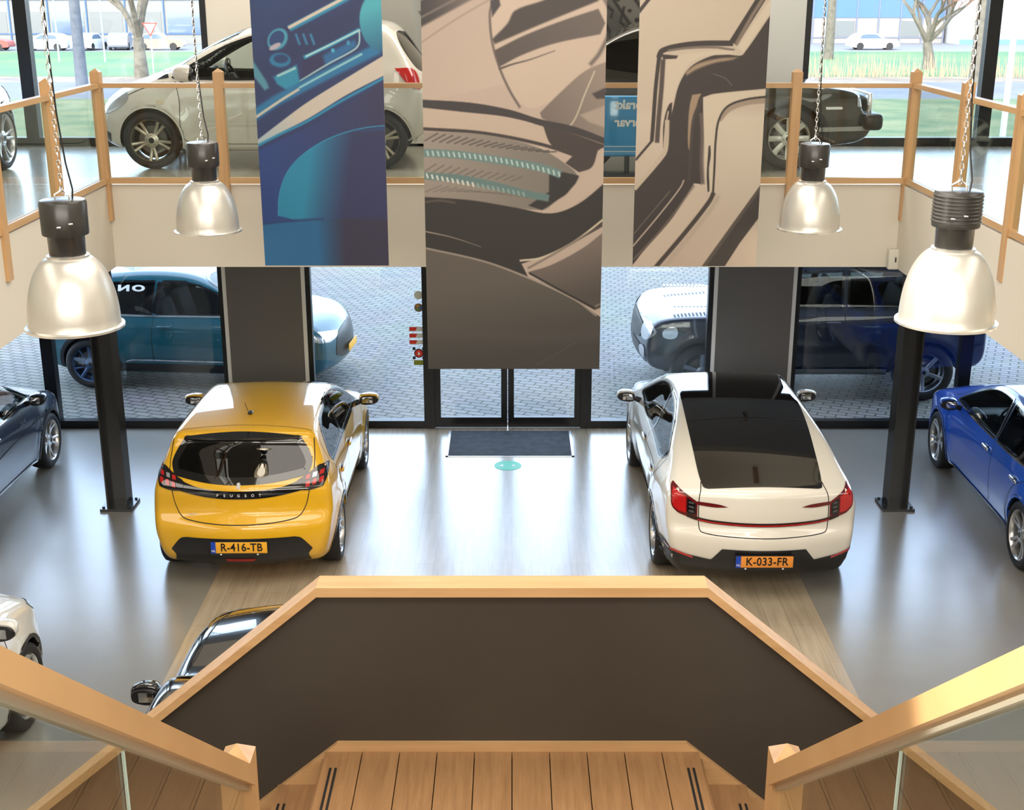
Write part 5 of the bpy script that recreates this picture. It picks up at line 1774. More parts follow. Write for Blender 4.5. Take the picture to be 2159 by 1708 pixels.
class Print:
    """a flat print: colours computed per grid vertex from the design's shapes (design units -> local u, v)"""
    def __init__(s, umax, vmax, step, base):
        s.nu, s.nv = int(umax / step) + 1, int(vmax / step) + 1
        s.U, s.V = np.meshgrid(np.linspace(0, umax, s.nu), np.linspace(0, vmax, s.nv))
        s.C = np.tile(np.asarray(base, float), (s.nv, s.nu, 1))
        s.step = umax / (s.nu - 1)
    def blend(s, a, c):
        s.C += (c - s.C) * a[..., None]
    def col(s, c):
        """c: rgb, or (rgb0, rgb1, (u0, v0), (u1, v1)) printed colour run"""
        if len(c) == 3:
            return np.asarray(c, float)
        c0, c1, p0, p1 = c
        d = np.array(p1, float) - np.array(p0, float)
        t = np.clip(((s.U - p0[0]) * d[0] + (s.V - p0[1]) * d[1]) / (d @ d), 0, 1)[..., None]
        return np.asarray(c0, float) * (1 - t) + np.asarray(c1, float) * t
    def poly(s, pts, c, soft=None, smooth=False, op=1.0):
        pts = [tuple(p[:2]) for p in pts]
        if len(pts) > 6:        # round the gentle turns, keep the sharp corners
            q = []
            for i in range(len(pts)):
                a = np.subtract(pts[i], pts[i - 1]); b_ = np.subtract(pts[(i + 1) % len(pts)], pts[i])
                ang = abs(math.atan2(a[0] * b_[1] - a[1] * b_[0], a @ b_))
                q.append(pts[i] + ((1,) if ang > (1.25 if smooth else .85) else ()))
            P = smooth_poly(q, 5)
        else:
            P = np.array(pts, float)
        soft = soft or s.step
        lo = P.min(0) - soft * 2; hi = P.max(0) + soft * 2
        m = (s.U >= lo[0]) & (s.U <= hi[0]) & (s.V >= lo[1]) & (s.V <= hi[1])
        if not m.any(): return
        a = np.zeros(s.U.shape)
        a[m] = np.clip(.5 - poly_sdf(P, s.U[m], s.V[m]) / soft, 0, 1) * op
        s.blend(a, s.col(c))
    def stroke(s, pts, w, c, soft=None, smooth=True, w1=None):
        P = smooth_poly(pts, 6, False) if smooth else np.array(pts, float)
        T = np.gradient(P, axis=0); T /= np.linalg.norm(T, axis=1)[:, None] + 1e-9
        N = np.stack([-T[:, 1], T[:, 0]], 1)
        ws = np.linspace(w, w1 if w1 is not None else w, len(P))[:, None] / 2
        s.poly([tuple(q) for q in np.vstack([P + N * ws, (P - N * ws)[::-1]])], c, soft)
    def ell(s, c, r, col, soft=None, rot=0, op=1.0):
        t = np.linspace(0, 2 * PI, 40, endpoint=False)
        x = r[0] * np.cos(t); y = r[1] * np.sin(t)
        s.poly([(c[0] + a * math.cos(rot) - b * math.sin(rot), c[1] + a * math.sin(rot) + b * math.cos(rot)) for a, b in zip(x, y)], col, soft, op=op)

def print_mat(name, rough=.5):
    m = bpy.data.materials.new(name); m.use_nodes = True
    n = m.node_tree; b = n.nodes['Principled BSDF']
    a = n.nodes.new('ShaderNodeVertexColor'); a.layer_name = 'print'
    n.links.new(a.outputs[0], b.inputs['Base Color'])
    b.inputs['Roughness'].default_value = rough
    return m
CLOTH = print_mat('printed_cloth', .6)

INKD = .66      # ink density of the prints
def print_mesh(P, name, wd, ht, m, parent):
    """front sheet in local XZ, hanging from z=0 upward to ht"""
    nu, nv = P.nu, P.nv
    X, Z = np.meshgrid(np.linspace(-wd / 2, wd / 2, nu), np.linspace(ht, 0, nv))
    V = np.stack([X.ravel(), np.zeros(nu * nv), Z.ravel()], 1)
    i = np.arange(nu * nv).reshape(nv, nu)
    F = np.stack([i[:-1, :-1].ravel(), i[1:, :-1].ravel(), i[1:, 1:].ravel(), i[:-1, 1:].ravel()], 1)
    o = np_mesh(name, V, F, m, parent, None, smooth=False)
    ca = o.data.color_attributes.new('print', 'FLOAT_COLOR', 'POINT')
    C = np.ones((nu * nv, 4)); C[:, :3] = srgb(P.C.reshape(-1, 3)) * INKD
    ca.data.foreach_set('color', C.ravel().astype(np.float32))
    return o

BY = 10.8
def banner(name, xc, wd, zb, zvis, P, label, topcol):
    e = empty(name, (xc, BY, zb)); tag(e, label, 'banner')
    print_mesh(P, 'print', wd, zvis - zb, CLOTH, e)
    zt = 7.1
    b = MB(); b.box(-wd / 2, wd / 2, 0, .003, zvis - zb, zt - zb)
    b.build('upper_cloth', mat('cloth_%d_%d_%d' % topcol, tuple(srgb(topcol) * INKD), .6), e)
    b = MB(); b.box(-wd / 2, wd / 2, .001, .004, 0, zt - zb)
    b.build('backing_cloth', mat('banner_back', (.5, .48, .45), .7), e)
    b = MB(); b.rbox((0, .002, zt - zb), (wd + .04, .025, .03), .01); b.build('hanging_bar', ALU, e)
    for sg in (-1, 1):
        c = MB(); c.tube([(sg * wd * .42, .002, zt - zb), (sg * wd * .42, .002, 7.42 - zb)], .003, 6); c.build('wire', CHROME, e)
    return e

# design units of each print: u to the right, v downward
def design_blue():
    P = Print(710, 1600, 3.4, (27, 44, 90))
    def Q(l): return [(x - 45 - (y / 1600) * 30 + 0, y) + tuple(r) for (x, y, *r) in l]
    P.poly([(0, 0), (300, 0), (0, 300)], (28, 56, 104), 260)
    P.poly(Q([(110, 290), (260, 230), (420, 190), (640, 90), (640, 230), (330, 390), (180, 420)]), (26, 40, 84), 40)
    P.stroke(Q([(255, 232), (450, 130), (650, 22)]), 34, (28, 128, 165), 12)
    P.stroke(Q([(250, 228), (450, 122), (640, 22)]), 17, (196, 184, 168), 5)
    P.ell(Q([(190, 290)])[0], (66, 50), (60, 140, 165), 10, -.9)
    P.ell(Q([(186, 288)])[0], (50, 36), (22, 58, 108), 6, -.9)
    P.ell(Q([(175, 330)])[0], (36, 14), (170, 160, 170), 8, -.5)
    for k in range(3):
        P.stroke(Q([(290 + 40 * k, 260), (310 + 40 * k, 320)]), 12, (40, 120, 160), 10)
    P.ell(Q([(200, 405)])[0], (58, 40), (24, 108, 150), 12)
    P.ell(Q([(205, 398)])[0], (40, 24), (22, 50, 96), 10)
    P.stroke(Q([(330, 392), (480, 320), (640, 236)]), 22, (28, 132, 168), 6)
    P.stroke(Q([(340, 386), (480, 318), (640, 238)]), 9, (168, 200, 200), 4)
    P.poly(Q([(320, 410), (440, 352), (440, 450), (318, 520)]), (34, 36, 78), 6)
    P.poly(Q([(435, 380), (610, 292), (622, 328), (450, 440)]), (24, 92, 142), 20)
    P.ell(Q([(490, 352)])[0], (10, 12), (60, 160, 190), 8)
    P.ell(Q([(575, 310)])[0], (10, 14), (50, 130, 170), 8)
    P.stroke(Q([(636, 240), (634, 310), (610, 345), (460, 428), (300, 525)]), 9, (150, 180, 185), 4)
    P.poly(Q([(160, 500), (290, 430), (305, 530), (250, 585), (180, 540)]), (30, 128, 160), 14)
    P.stroke(Q([(180, 495), (285, 448)]), 14, (140, 185, 190), 6)
    P.poly(Q([(40, 390), (120, 520), (135, 560), (110, 575), (40, 480)]), (70, 130, 150), 12)
    P.stroke(Q([(40, 720), (160, 640), (260, 585), (460, 480), (620, 400), (740, 340)]), 60, (22, 104, 150), 20)
    P.stroke(Q([(40, 736), (200, 628), (300, 566)]), 14, (190, 180, 165), 6)
    P.stroke(Q([(300, 560), (460, 472), (650, 370)]), 12, (130, 180, 190), 5)
    P.ell(Q([(760, 190)])[0], (122, 168), ((64, 158, 172), (30, 96, 130), Q([(700, 120)])[0], Q([(790, 340)])[0]), 8)
    P.poly(Q([(30, 878), (170, 770), (330, 650), (520, 530), (790, 365), (790, 480), (560, 600), (400, 700), (330, 742), (180, 820), (30, 900)]), ((150, 172, 182), (190, 178, 165), Q([(30, 880)])[0], Q([(300, 700)])[0]), 5)
    P.stroke(Q([(30, 905), (180, 826), (340, 748), (520, 640), (790, 492)]), 14, (24, 130, 168), 10)
    P.poly(Q([(30, 930), (330, 790), (520, 690), (790, 500), (790, 1600), (30, 1600)]), ((24, 56, 120), (40, 38, 76), Q([(120, 1000)])[0], Q([(780, 900)])[0]), 14)
    P.poly(Q([(790, 772), (650, 790), (500, 832), (380, 892), (280, 970), (212, 1060), (172, 1180), (160, 1300), (300, 1330), (800, 1330)]), ((18, 124, 160), (36, 40, 82), Q([(330, 1080)])[0], Q([(560, 1120)])[0]), 6, True)
    P.stroke(Q([(790, 772), (650, 788), (500, 830), (380, 890), (280, 968), (210, 1060), (170, 1180), (160, 1300)]), 5, (30, 150, 185), 5)
    for k in range(22):
        x = 600 + 8 * k
        P.stroke(Q([(x, 800 - .08 * (x - 600)), (x + 5, 812 - .08 * (x - 600))]), 3.5, (20, 70, 120), 4, False)
    P.poly(Q([(60, 1352), (200, 1335), (460, 1318), (800, 1320), (800, 1620), (60, 1620)]), ((14, 92, 140), (40, 36, 62), Q([(380, 1450)])[0], Q([(540, 1450)])[0]), 5)
    P.stroke(Q([(60, 1350), (200, 1333), (420, 1318)]), 12, (12, 50, 100), 14)
    return P
def design_mid():
    P = Print(780, 1668, 3.0, (181, 161, 146))
    def Q(l): return [(x - 46 + (y / 1668) * 0, y) + tuple(r) for (x, y, *r) in l]
    D = (64, 56, 53); K = (36, 30, 27)
    P.poly(Q([(30, 0), (360, 0), (860, 0), (860, 300), (30, 480)]), ((172, 152, 138), (186, 167, 150), (0, 0), (300, 400)), 4)
    P.poly(Q([(40, 62), (150, 0), (370, 0), (230, 70), (40, 168)]), ((54, 48, 48), (130, 116, 106), Q([(60, 60)])[0], Q([(330, 60)])[0]), 12)
    P.stroke(Q([(40, 130), (200, 50), (300, 5)]), 7, (120, 108, 100), 8)
    P.stroke(Q([(40, 232), (200, 130), (400, 20)]), 4, (140, 122, 110), 8)
    P.poly(Q([(335, 110), (352, 60), (470, 20), (640, 0), (760, 0), (830, 70), (850, 180), (800, 290), (700, 400), (600, 470), (500, 500), (420, 430), (360, 320)]), (190, 170, 152), 8, True)
    P.poly(Q([(345, 215), (410, 150), (440, 100), (560, 58), (640, 20), (770, 10), (790, 60), (560, 150), (355, 235)]), D, 9)
    P.poly(Q([(352, 262), (480, 200), (640, 140), (790, 92), (820, 150), (800, 195), (610, 232), (470, 280), (372, 330)]), ((78, 68, 64), (98, 86, 80), Q([(400, 260)])[0], Q([(800, 120)])[0]), 7)
    P.stroke(Q([(372, 338), (430, 318), (500, 300), (610, 262)]), 8, (60, 52, 50), 6, w1=2)
    P.stroke(Q([(345, 60), (335, 120), (345, 230), (378, 340), (420, 430), (462, 498)]), 9, (92, 80, 74), 8)
    P.poly(Q([(338, 60), (372, 42), (380, 78), (345, 125)]), (60, 54, 56), 8)
    P.stroke(Q([(780, 0), (835, 90), (842, 170), (800, 270), (760, 320)]), 15, (98, 86, 80), 14)
    P.poly(Q([(548, 520), (640, 430), (740, 345), (850, 300), (850, 660), (700, 598), (560, 545)]), ((112, 98, 90), (140, 124, 112), Q([(560, 500)])[0], Q([(840, 400)])[0]), 6)
    P.poly(Q([(770, 440), (850, 405), (850, 460), (790, 462)]), (62, 52, 50), 8)
    P.poly(Q([(720, 530), (850, 480), (850, 590), (760, 560)]), (160, 144, 130), 10)
    P.stroke(Q([(780, 345), (740, 440), (690, 560), (620, 620), (540, 680)]), 6, (186, 174, 152), 4)
    P.poly(Q([(40, 465), (250, 478), (420, 508), (540, 545), (700, 580), (850, 636), (850, 662), (700, 612), (540, 572), (400, 537), (220, 517), (40, 498)]), (50, 42, 42), 5)
    P.poly(Q([(40, 500), (220, 519), (400, 539), (540, 574), (580, 620), (600, 660), (300, 605), (40, 585)]), (184, 164, 146), 5)
    P.stroke(Q([(40, 588), (300, 606), (560, 656), (760, 722)]), 14, (52, 44, 42), 5)
    P.poly(Q([(560, 570), (700, 612), (850, 665), (800, 680), (775, 752), (720, 775), (660, 735), (690, 705), (600, 660)]), (56, 46, 42), 5)
    P.poly(Q([(40, 600), (300, 612), (540, 668), (690, 760), (720, 800), (620, 900), (560, 940), (300, 905), (40, 882)]), ((146, 134, 122), (112, 104, 96), Q([(40, 700)])[0], Q([(700, 800)])[0]), 5)
    for k in range(17):
        x = 50 + 32 * k
        P.stroke(Q([(x, 640 + k * 3), (x + 60, 606 + k * 5)]), 5, (70, 64, 60), 4, False)
    for k in range(12):
        x = 50 + 34 * k
        P.stroke(Q([(x, 770 + k * 4), (x + 50, 738 + k * 5)]), 4, (92, 84, 78), 4, False)
        P.stroke(Q([(x, 860), (x + 70, 832 + k * 5)]), 3, (100, 92, 84), 4, False)
    P.poly(Q([(590, 760), (720, 790), (690, 850), (620, 900), (560, 940), (500, 920), (590, 860)]), (34, 30, 28), 6)
    P.stroke(Q([(44, 690), (200, 700), (400, 728), (560, 756), (640, 785)]), 34, (98, 124, 122), 6)
    P.stroke(Q([(44, 790), (200, 802), (360, 834), (480, 866), (590, 888)]), 32, (92, 116, 114), 6)
    for k in range(26):
        t = k / 25
        P.stroke(Q([(60 + 570 * t, 682 + 80 * t * t + 10 * t), (66 + 570 * t, 704 + 80 * t * t + 10 * t)]), 7, (176, 196, 188), 4, False)
    for k in range(20):
        t = k / 19
        P.stroke(Q([(56 + 420 * t, 780 + 80 * t), (62 + 420 * t, 800 + 80 * t)]), 8, (206, 208, 196) if k < 10 else (130, 156, 150), 4, False)
    P.poly(Q([(850, 660), (850, 812), (720, 900), (640, 945), (585, 935), (640, 900), (700, 830), (778, 760), (805, 680)]), (182, 163, 146), 5)
    P.poly(Q([(40, 882), (250, 897), (450, 930), (600, 955), (720, 912), (850, 805), (850, 1000), (700, 1085), (600, 1135), (470, 1180), (500, 1240), (300, 1172), (40, 1112)]), K, 5)
    P.stroke(Q([(46, 905), (110, 898), (180, 908)]), 8, (86, 76, 70), 10)
    P.stroke(Q([(46, 1035), (160, 1060), (292, 1104)]), 6, (150, 138, 124), 4, w1=2)
    P.stroke(Q([(462, 1166), (560, 1152), (700, 1082), (850, 965)]), 9, (196, 182, 158), 4)
    P.stroke(Q([(500, 1200), (640, 1120), (850, 990)]), 6, (92, 80, 72), 10)
    P.poly(Q([(40, 1112), (300, 1172), (480, 1238), (700, 1342), (850, 1440), (850, 1700), (40, 1700)]), ((88, 80, 71), (58, 54, 50), Q([(200, 1300)])[0], Q([(260, 1640)])[0]), 5)
    P.poly(Q([(40, 1470), (500, 1500), (850, 1480), (850, 1520), (500, 1540), (40, 1510)]), (78, 70, 66), 60, op=.6)
    P.poly(Q([(498, 1218), (600, 1186), (740, 1110), (850, 1022), (850, 1370), (800, 1392), (640, 1300)]), ((112, 98, 90), (72, 64, 58), Q([(700, 1120)])[0], Q([(760, 1330)])[0]), 5)
    P.stroke(Q([(40, 1108), (300, 1168), (480, 1234), (700, 1336), (808, 1418)]), 8, (150, 138, 126), 5)
    P.stroke(Q([(505, 1222), (640, 1298), (800, 1384)]), 9, (34, 30, 28), 5)
    P.stroke(Q([(850, 1350), (800, 1375)]), 4, (150, 138, 126), 4)
    P.stroke(Q([(540, 1650), (720, 1540)]), 4, (74, 70, 66), 6)
    return P
def design_right():
    P = Print(735, 1600, 3.4, (187, 171, 152))
    def Q(l): return [(x - 270 + (y / 1600) * 26, y) + tuple(r) for (x, y, *r) in l]
    K = (48, 39, 35); B = (190, 173, 153)
    P.poly(Q([(200, 700), (1050, 700), (1050, 1620), (200, 1620)]), ((180, 160, 144), (198, 184, 164), Q([(300, 1500)])[0], Q([(850, 800)])[0]), 60)
    P.stroke(Q([(255, 150), (385, -10)]), 20, K, 4, False)
    P.stroke(Q([(1010, -30), (905, 140), (800, 310)]), 50, K, 4, False)
    P.stroke(Q([(1000, 5), (905, 155), (815, 320)]), 20, (120, 104, 90), 8, False)
    P.stroke(Q([(1030, 70), (940, 200), (842, 348)]), 44, (196, 182, 160), 4, False)
    P.poly(Q([(1030, 120), (1010, 150), (860, 372), (835, 380), (720, 372), (600, 415), (540, 465), (495, 550), (470, 660), (440, 800), (432, 940), (240, 1160), (235, 1600), (250, 1585), (450, 1350), (600, 1105), (640, 1110), (645, 860), (638, 612), (700, 592), (1030, 560)]), K, 4)
    P.stroke(Q([(378, 392), (400, 352), (520, 322), (640, 312), (800, 312)]), 30, K, 4)
    P.stroke(Q([(430, 352), (540, 338), (700, 334), (810, 350)]), 13, (112, 98, 88), 6)
    P.poly(Q([(405, 400), (480, 380), (700, 352), (820, 352), (790, 372), (640, 382), (560, 420), (515, 490), (480, 580), (462, 650), (420, 740), (408, 700)]), (194, 178, 158), 5)
    P.poly(Q([(395, 372), (490, 380), (480, 396), (405, 400)]), K, 6)
    P.stroke(Q([(382, 380), (365, 560), (356, 720), (348, 860)]), 22, K, 4)
    P.stroke(Q([(405, 400), (398, 560), (385, 740), (378, 870)]), 26, (70, 58, 52), 8)
    P.stroke(Q([(352, 855), (255, 970)]), 14, K, 4, False)
    P.poly(Q([(445, 650), (462, 640), (455, 760), (430, 860), (415, 900), (412, 780), (425, 700)]), K, 5)
    P.stroke(Q([(440, 690), (425, 790), (420, 890)]), 8, (190, 170, 150), 4)
    P.stroke(Q([(435, 740), (430, 900), (400, 960), (250, 1140)]), 26, (182, 166, 146), 5)
    P.poly(Q([(535, 470), (600, 425), (720, 395), (830, 388), (800, 402), (700, 420), (600, 455), (540, 490)]), (150, 128, 104), 14)
    P.stroke(Q([(690, 480), (760, 505), (802, 545)]), 3, (120, 106, 96), 4)
    P.poly(Q([(575, 598), (628, 590), (610, 630), (585, 760), (578, 930), (560, 900), (556, 760), (562, 660)]), (150, 126, 102), 6)
    P.stroke(Q([(640, 610), (590, 720), (575, 900), (570, 1090)]), 16, (60, 50, 46), 8)
    P.stroke(Q([(630, 700), (640, 820), (640, 980), (650, 1110)]), 22, (92, 80, 74), 14)
    P.poly(Q([(638, 612), (760, 588), (1030, 568), (1030, 608), (880, 628), (780, 668), (735, 740), (720, 860), (714, 1060), (696, 1180), (668, 1120), (652, 860)]), (196, 182, 160), 4)
    P.poly(Q([(1030, 608), (880, 628), (780, 668), (735, 740), (745, 750), (800, 690), (900, 655), (1030, 645)]), (150, 132, 114), 8)
    P.stroke(Q([(1030, 605), (880, 625), (780, 664), (733, 740), (718, 860), (716, 1000), (712, 1172)]), 12, K, 4)
    P.poly(Q([(678, 890), (688, 885), (692, 940), (684, 1020), (690, 1150), (680, 1160), (672, 1060)]), K, 4)
    P.stroke(Q([(716, 1160), (690, 1215), (560, 1390), (380, 1610)]), 26, (58, 48, 42), 6)
    P.stroke(Q([(745, 1180), (700, 1260), (580, 1420), (430, 1610)]), 20, (170, 154, 136), 24)
    P.poly(Q([(245, 1600), (300, 1520), (450, 1345), (620, 1125), (660, 1118), (694, 1180), (560, 1362), (360, 1610)]), (190, 172, 154), 4)
    P.stroke(Q([(245, 1480), (400, 1290), (520, 1130), (540, 1085)]), 8, (176, 162, 146), 4)
    P.stroke(Q([(250, 1405), (460, 1150)]), 4, (120, 108, 98), 5)
    P.stroke(Q([(250, 1560), (420, 1370), (600, 1120)]), 9, (110, 96, 88), 12)
    P.poly(Q([(660, 1600), (830, 1350), (1000, 1100), (1000, 1290), (880, 1460), (790, 1610)]), (54, 47, 42), 4)
    P.poly(Q([(660, 1600), (830, 1350), (1000, 1100), (1000, 1130), (840, 1370), (680, 1610)]), (80, 70, 62), 8)
    return P
banner('hanging_banner', -1.555, 1.04, 3.160, 5.40, design_blue(), 'long hanging banner with a blue photo of a car cockpit and seat', (27, 44, 90))
banner('hanging_banner', .015, 1.475, 2.255, 5.40, design_mid(), 'widest and longest hanging banner with a beige and black car lamp photo', (174, 154, 140))
banner('hanging_banner', 1.53, 1.035, 3.155, 5.40, design_right(), 'hanging banner with beige and black bodywork lines, right of the widest banner', (187, 171, 152))

# ---- posters on the upper wall behind the banners
def poster(x0, x1, z0, z1, P, label):
    e = empty('wall_poster', ((x0 + x1) / 2, FY - .03, z0)); tag(e, label, 'poster')
    print_mesh(P, 'print', x1 - x0, z1 - z0, CLOTH, e)
    b = MB(); b.box(-(x1 - x0) / 2, (x1 - x0) / 2, .002, .022, 0, z1 - z0); b.build('board', WHITEF, e)
P = Print(200, 240, 1.2, (168, 168, 160))
P.poly([(0, 0), (90, 0), (130, 50), (90, 60), (0, 30)], (84, 80, 74), 10)
P.poly([(60, 0), (200, 0), (200, 240), (150, 240), (130, 120), (110, 60)], ((196, 196, 188), (120, 122, 118), (90, 60), (200, 30)), 12)
P.poly([(140, 30), (200, 0), (200, 50), (160, 60)], (70, 68, 64), 16)
P.poly([(150, 110), (178, 104), (200, 125), (196, 150), (170, 140)], (66, 60, 56), 6, True)
P.stroke([(0, 60), (60, 62), (140, 64)], 6, (60, 56, 52), 5)
P.poly([(0, 70), (130, 70), (150, 240), (0, 240)], (176, 174, 164), 10)
poster(-1.92, -.80, 4.36, 5.75, P, 'wall poster with a pale close-up of car bodywork between blue and widest banners')
P = Print(200, 240, 1.2, (74, 74, 68))
P.poly([(0, 240), (0, 130), (200, 240)], ((110, 110, 100), (50, 50, 46), (20, 160), (120, 240)), 10)
P.poly([(60, 60), (200, 40), (200, 160), (150, 140)], (104, 102, 94), 14)
for (a, b) in (((80, 0), (200, 150)), ((66, 40), (190, 200)), ((58, 90), (150, 230))):
    P.stroke([a, b], 6, (34, 32, 30), 4)
for k in range(3):
    x = 90 + 42 * k; y = 90 + 40 * k
    P.stroke([(x - 6, y - 30), (x - 14, y), (x + 12, y + 18), (x + 8, y + 32)], 5, (30, 28, 26), 3, False)
    P.ell((x + 22, y - 4), (5, 4), (22, 20, 18), 3); P.ell((x + 6, y - 22), (4, 3), (22, 20, 18), 3)
poster(.62, 1.70, 4.36, 5.75, P, 'wall poster with dark grey dashboard buttons between widest and right banners')

# ---- glossy blue promotion board on the gallery
e = empty('promotion_board', (1.16, 13.30, MZ)); tag(e, 'glossy blue board with mirrored white words behind the far railing', 'sign')
b = MB(); b.rbox((0, 0, .49), (.62, .05, .60), .05); b.build('board', mat('board_blue', (.0, .26, .60), .12, coat=1.0), e)
for i in range(2):
    c = MB(); c.box(-.31, .31, -.028, -.024, .24 + .05 * i, .246 + .05 * i); c.build('highlight_stripe', WHITEINK, e)
b = MB(); b.rbox((0, 0, .10), (.05, .05, .2), .01); b.rbox((0, 0, .015), (.5, .3, .03), .01); b.build('stand', BLACK, e)
for (tx, zz) in (('prakt', .70), ('ervar', .53)):
    t = text_mesh(tx, .125, 'board_lettering', WHITEINK, e, .001, .004, 1.0, mirror=True)
    t.rotation_euler = (PI / 2, 0, 0); t.location = (-.0, -.029, zz)

# ---- stickers on the glass left of the doors
def sticker(label, x, z, build, name='window_sticker'):
    e = empty(name, (x, FY + .040, z)); tag(e, label, 'sticker', 'small stickers on the glass beside the doors')
    build(e)
def disc(c, r, m, y=0, z=0, nm='disc'):
    def f(e):
        b = MB(); b.lathe([(.001, -.001), (r, -.001), (r, .001)], 32, axis='Y', M=Matrix.Translation((0, y, z))); b.build(nm, m, e)
    return f
PALE = mat('sticker_pale', (.75, .80, .70), .4)
sticker('pale round sticker, topmost on the glass left of the doors', -1.165, 1.735, disc(0, .055, PALE))
def f2(e):
    disc(0, .055, mat('sticker_brown', (.25, .16, .10), .4))(e)
    for k, c in enumerate(((.05, .15, .5), (.6, .3, .05), (.1, .3, .1))):
        a = 2 * PI * k / 3
        b = MB(); b.lathe([(.001, -.001), (.019, -.001)], 16, axis='Y', M=Matrix.Translation((.024 * math.cos(a), -.0015, .024 * math.sin(a)))); b.build('dot', mat('dot%d' % k, c, .4), e)
sticker('small round multicoloured sticker under the pale round one', -1.165, 1.575, f2)
RED = mat('sticker_red', (.70, .03, .02), .4)
for k in range(3):
    def f3(e):
        b = MB(); b.box(-.10, .10, -.001, .001, -.03, .03); b.build('label', mat('sticker_white', (.7, .72, .68), .4), e)
        b = MB(); b.prism([(-.10, -.022), (-.02, -.022), (-.0, .024), (-.10, .024)], 'y', -.003, -.0012); b.build('red_field', RED, e)
    nm = ('topmost', 'middle', 'lowest')[k]
    sticker('white strip sticker with red end, %s of the three strips' % nm, -1.19, 1.30 - .085 * k, f3)
def f4(e):
    for (x, z) in ((-.06, .06), (.06, .06), (-.06, -.06), (.06, -.06)):
        b = MB(); b.box(x - .018, x + .018, -.001, .001, z - .018, z + .018); b.build('corner_mark', INK, e)
    disc(0, .06, INK)(e); disc(0, .048, RED, -.002, 0, 'red_disc')(e)
    b = MB(); b.prism([(-.018, -.02), (.018, -.02), (.0, .026)], 'y', -.0045, -.0035); b.build('hand_mark', WHITEINK, e)
    b = MB(); b.box(-.065, .065, -.001, .001, -.155, -.09); b.build('green_label', mat('sticker_olive', (.22, .26, .02), .4), e)
sticker('round red and black emblem sticker over a green label, lowest on the glass', -1.175, .985, f4)
# ------------------------------------------------------------------ outdoors
pv = mat('paving_brick', (.3, .3, .3), .7)
n = pv.node_tree; b = n.nodes['Principled BSDF']
tc = n.nodes.new('ShaderNodeTexCoord')
mp = n.nodes.new('ShaderNodeMapping'); mp.inputs['Rotation'].default_value = (0, 0, math.radians(45)); 
# herringbone from two crossed brick fields chosen by a checker
bk = n.nodes.new('ShaderNodeTexBrick'); bk.inputs['Scale'].default_value = 1; bk.inputs['Brick Width'].default_value = .24; bk.inputs['Row Height'].default_value = .12
bk.inputs['Mortar Size'].default_value = .013; bk.inputs['Mortar Smooth'].default_value = .2; bk.inputs['Bias'].default_value = 0
bk.inputs['Color1'].default_value = (.20, .197, .185, 1); bk.inputs['Color2'].default_value = (.15, .15, .142, 1); bk.inputs['Mortar'].default_value = (.03, .036, .02, 1)
mp.inputs['Rotation'].default_value = (0, 0, math.radians(22))
ns = n.nodes.new('ShaderNodeTexNoise'); ns.inputs['Scale'].default_value = .8; ns.inputs['Detail'].default_value = 8
mx = n.nodes.new('ShaderNodeMix'); mx.data_type = 'RGBA'; mx.blend_type = 'MULTIPLY'; mx.inputs[0].default_value = .35
bp = n.nodes.new('ShaderNodeBump'); bp.inputs['Strength'].default_value = .4; bp.inputs['Distance'].default_value = .01
n.links.new(tc.outputs['Object'], mp.inputs[0]); n.links.new(mp.outputs[0], bk.inputs['Vector']); n.links.new(tc.outputs['Object'], ns.inputs['Vector'])
n.links.new(bk.outputs[0], mx.inputs[6]); n.links.new(ns.outputs['Color'], mx.inputs[7]); n.links.new(mx.outputs[2], b.inputs['Base Color'])
n.links.new(bk.outputs['Fac'], bp.inputs['Height']); n.links.new(bp.outputs[0], b.inputs['Normal'])
def ground(name, x0, x1, y0, y1, m, z=0.0, label=None):
    q = MB(); q.box(x0, x1, y0, y1, z - .2, z)
    return structure(q.build(name, m), label)
ground('ground_yard', -60, 60, FY + .2, 47, pv, 0, 'brick paved yard outside the windows')
GR = mat('grass_blades', (.055, .095, .03), .8, noise=(.5, (.15, .15, .06), 9))
GR2 = mat('lawn', (.04, .13, .05), .8, noise=(.12, (.10, .15, .05), 9))
ground('ground_verge', -90, 90, 47, 67, GR, .0, 'grass verge beside the street')
ground('ground_street', -120, 120, 67, 79, mat('asphalt', (.09, .09, .115), .7, noise=(.4, (.12, .12, .14), 6)), 0, 'street')
ground('ground_path', -120, 120, 79, 84, mat('dry_grass', (.22, .17, .11), .8, noise=(.5, (.13, .10, .07), 9)), .0)
ground('ground_lawn', -150, 150, 84, 116, GR2, .02, 'lawn beyond the street')
ground('ground_car_park', -200, 200, 116, 260, mat('lot_grey', (.16, .16, .16), .8), .0)
ground('ground_kerb', -60, 60, 46.8, 47, mat('kerb', (.45, .45, .43), .7), .12)

# reeds by the ditch: short dry stalks, uncountable
def reeds(x0, x1, nn, label):
    q = MB(); random.seed(3)
    for i in range(nn):
        x = random.uniform(x0, x1); y = random.uniform(82.5, 86); h = random.uniform(.5, 1.7)
        dx = random.uniform(-.25, .25)
        q.add([(x - .03, y, 0), (x + .03, y, 0), (x + dx, y + .1, h)], [(0, 1, 2)])
    o = q.build('reeds', mat('reed_tan', (.30, .22, .14), .8), fixn=False)
    tag(o, label, 'reeds', kind='stuff')
reeds(12, 46, 700, 'dry tan reeds along the ditch beyond the street')

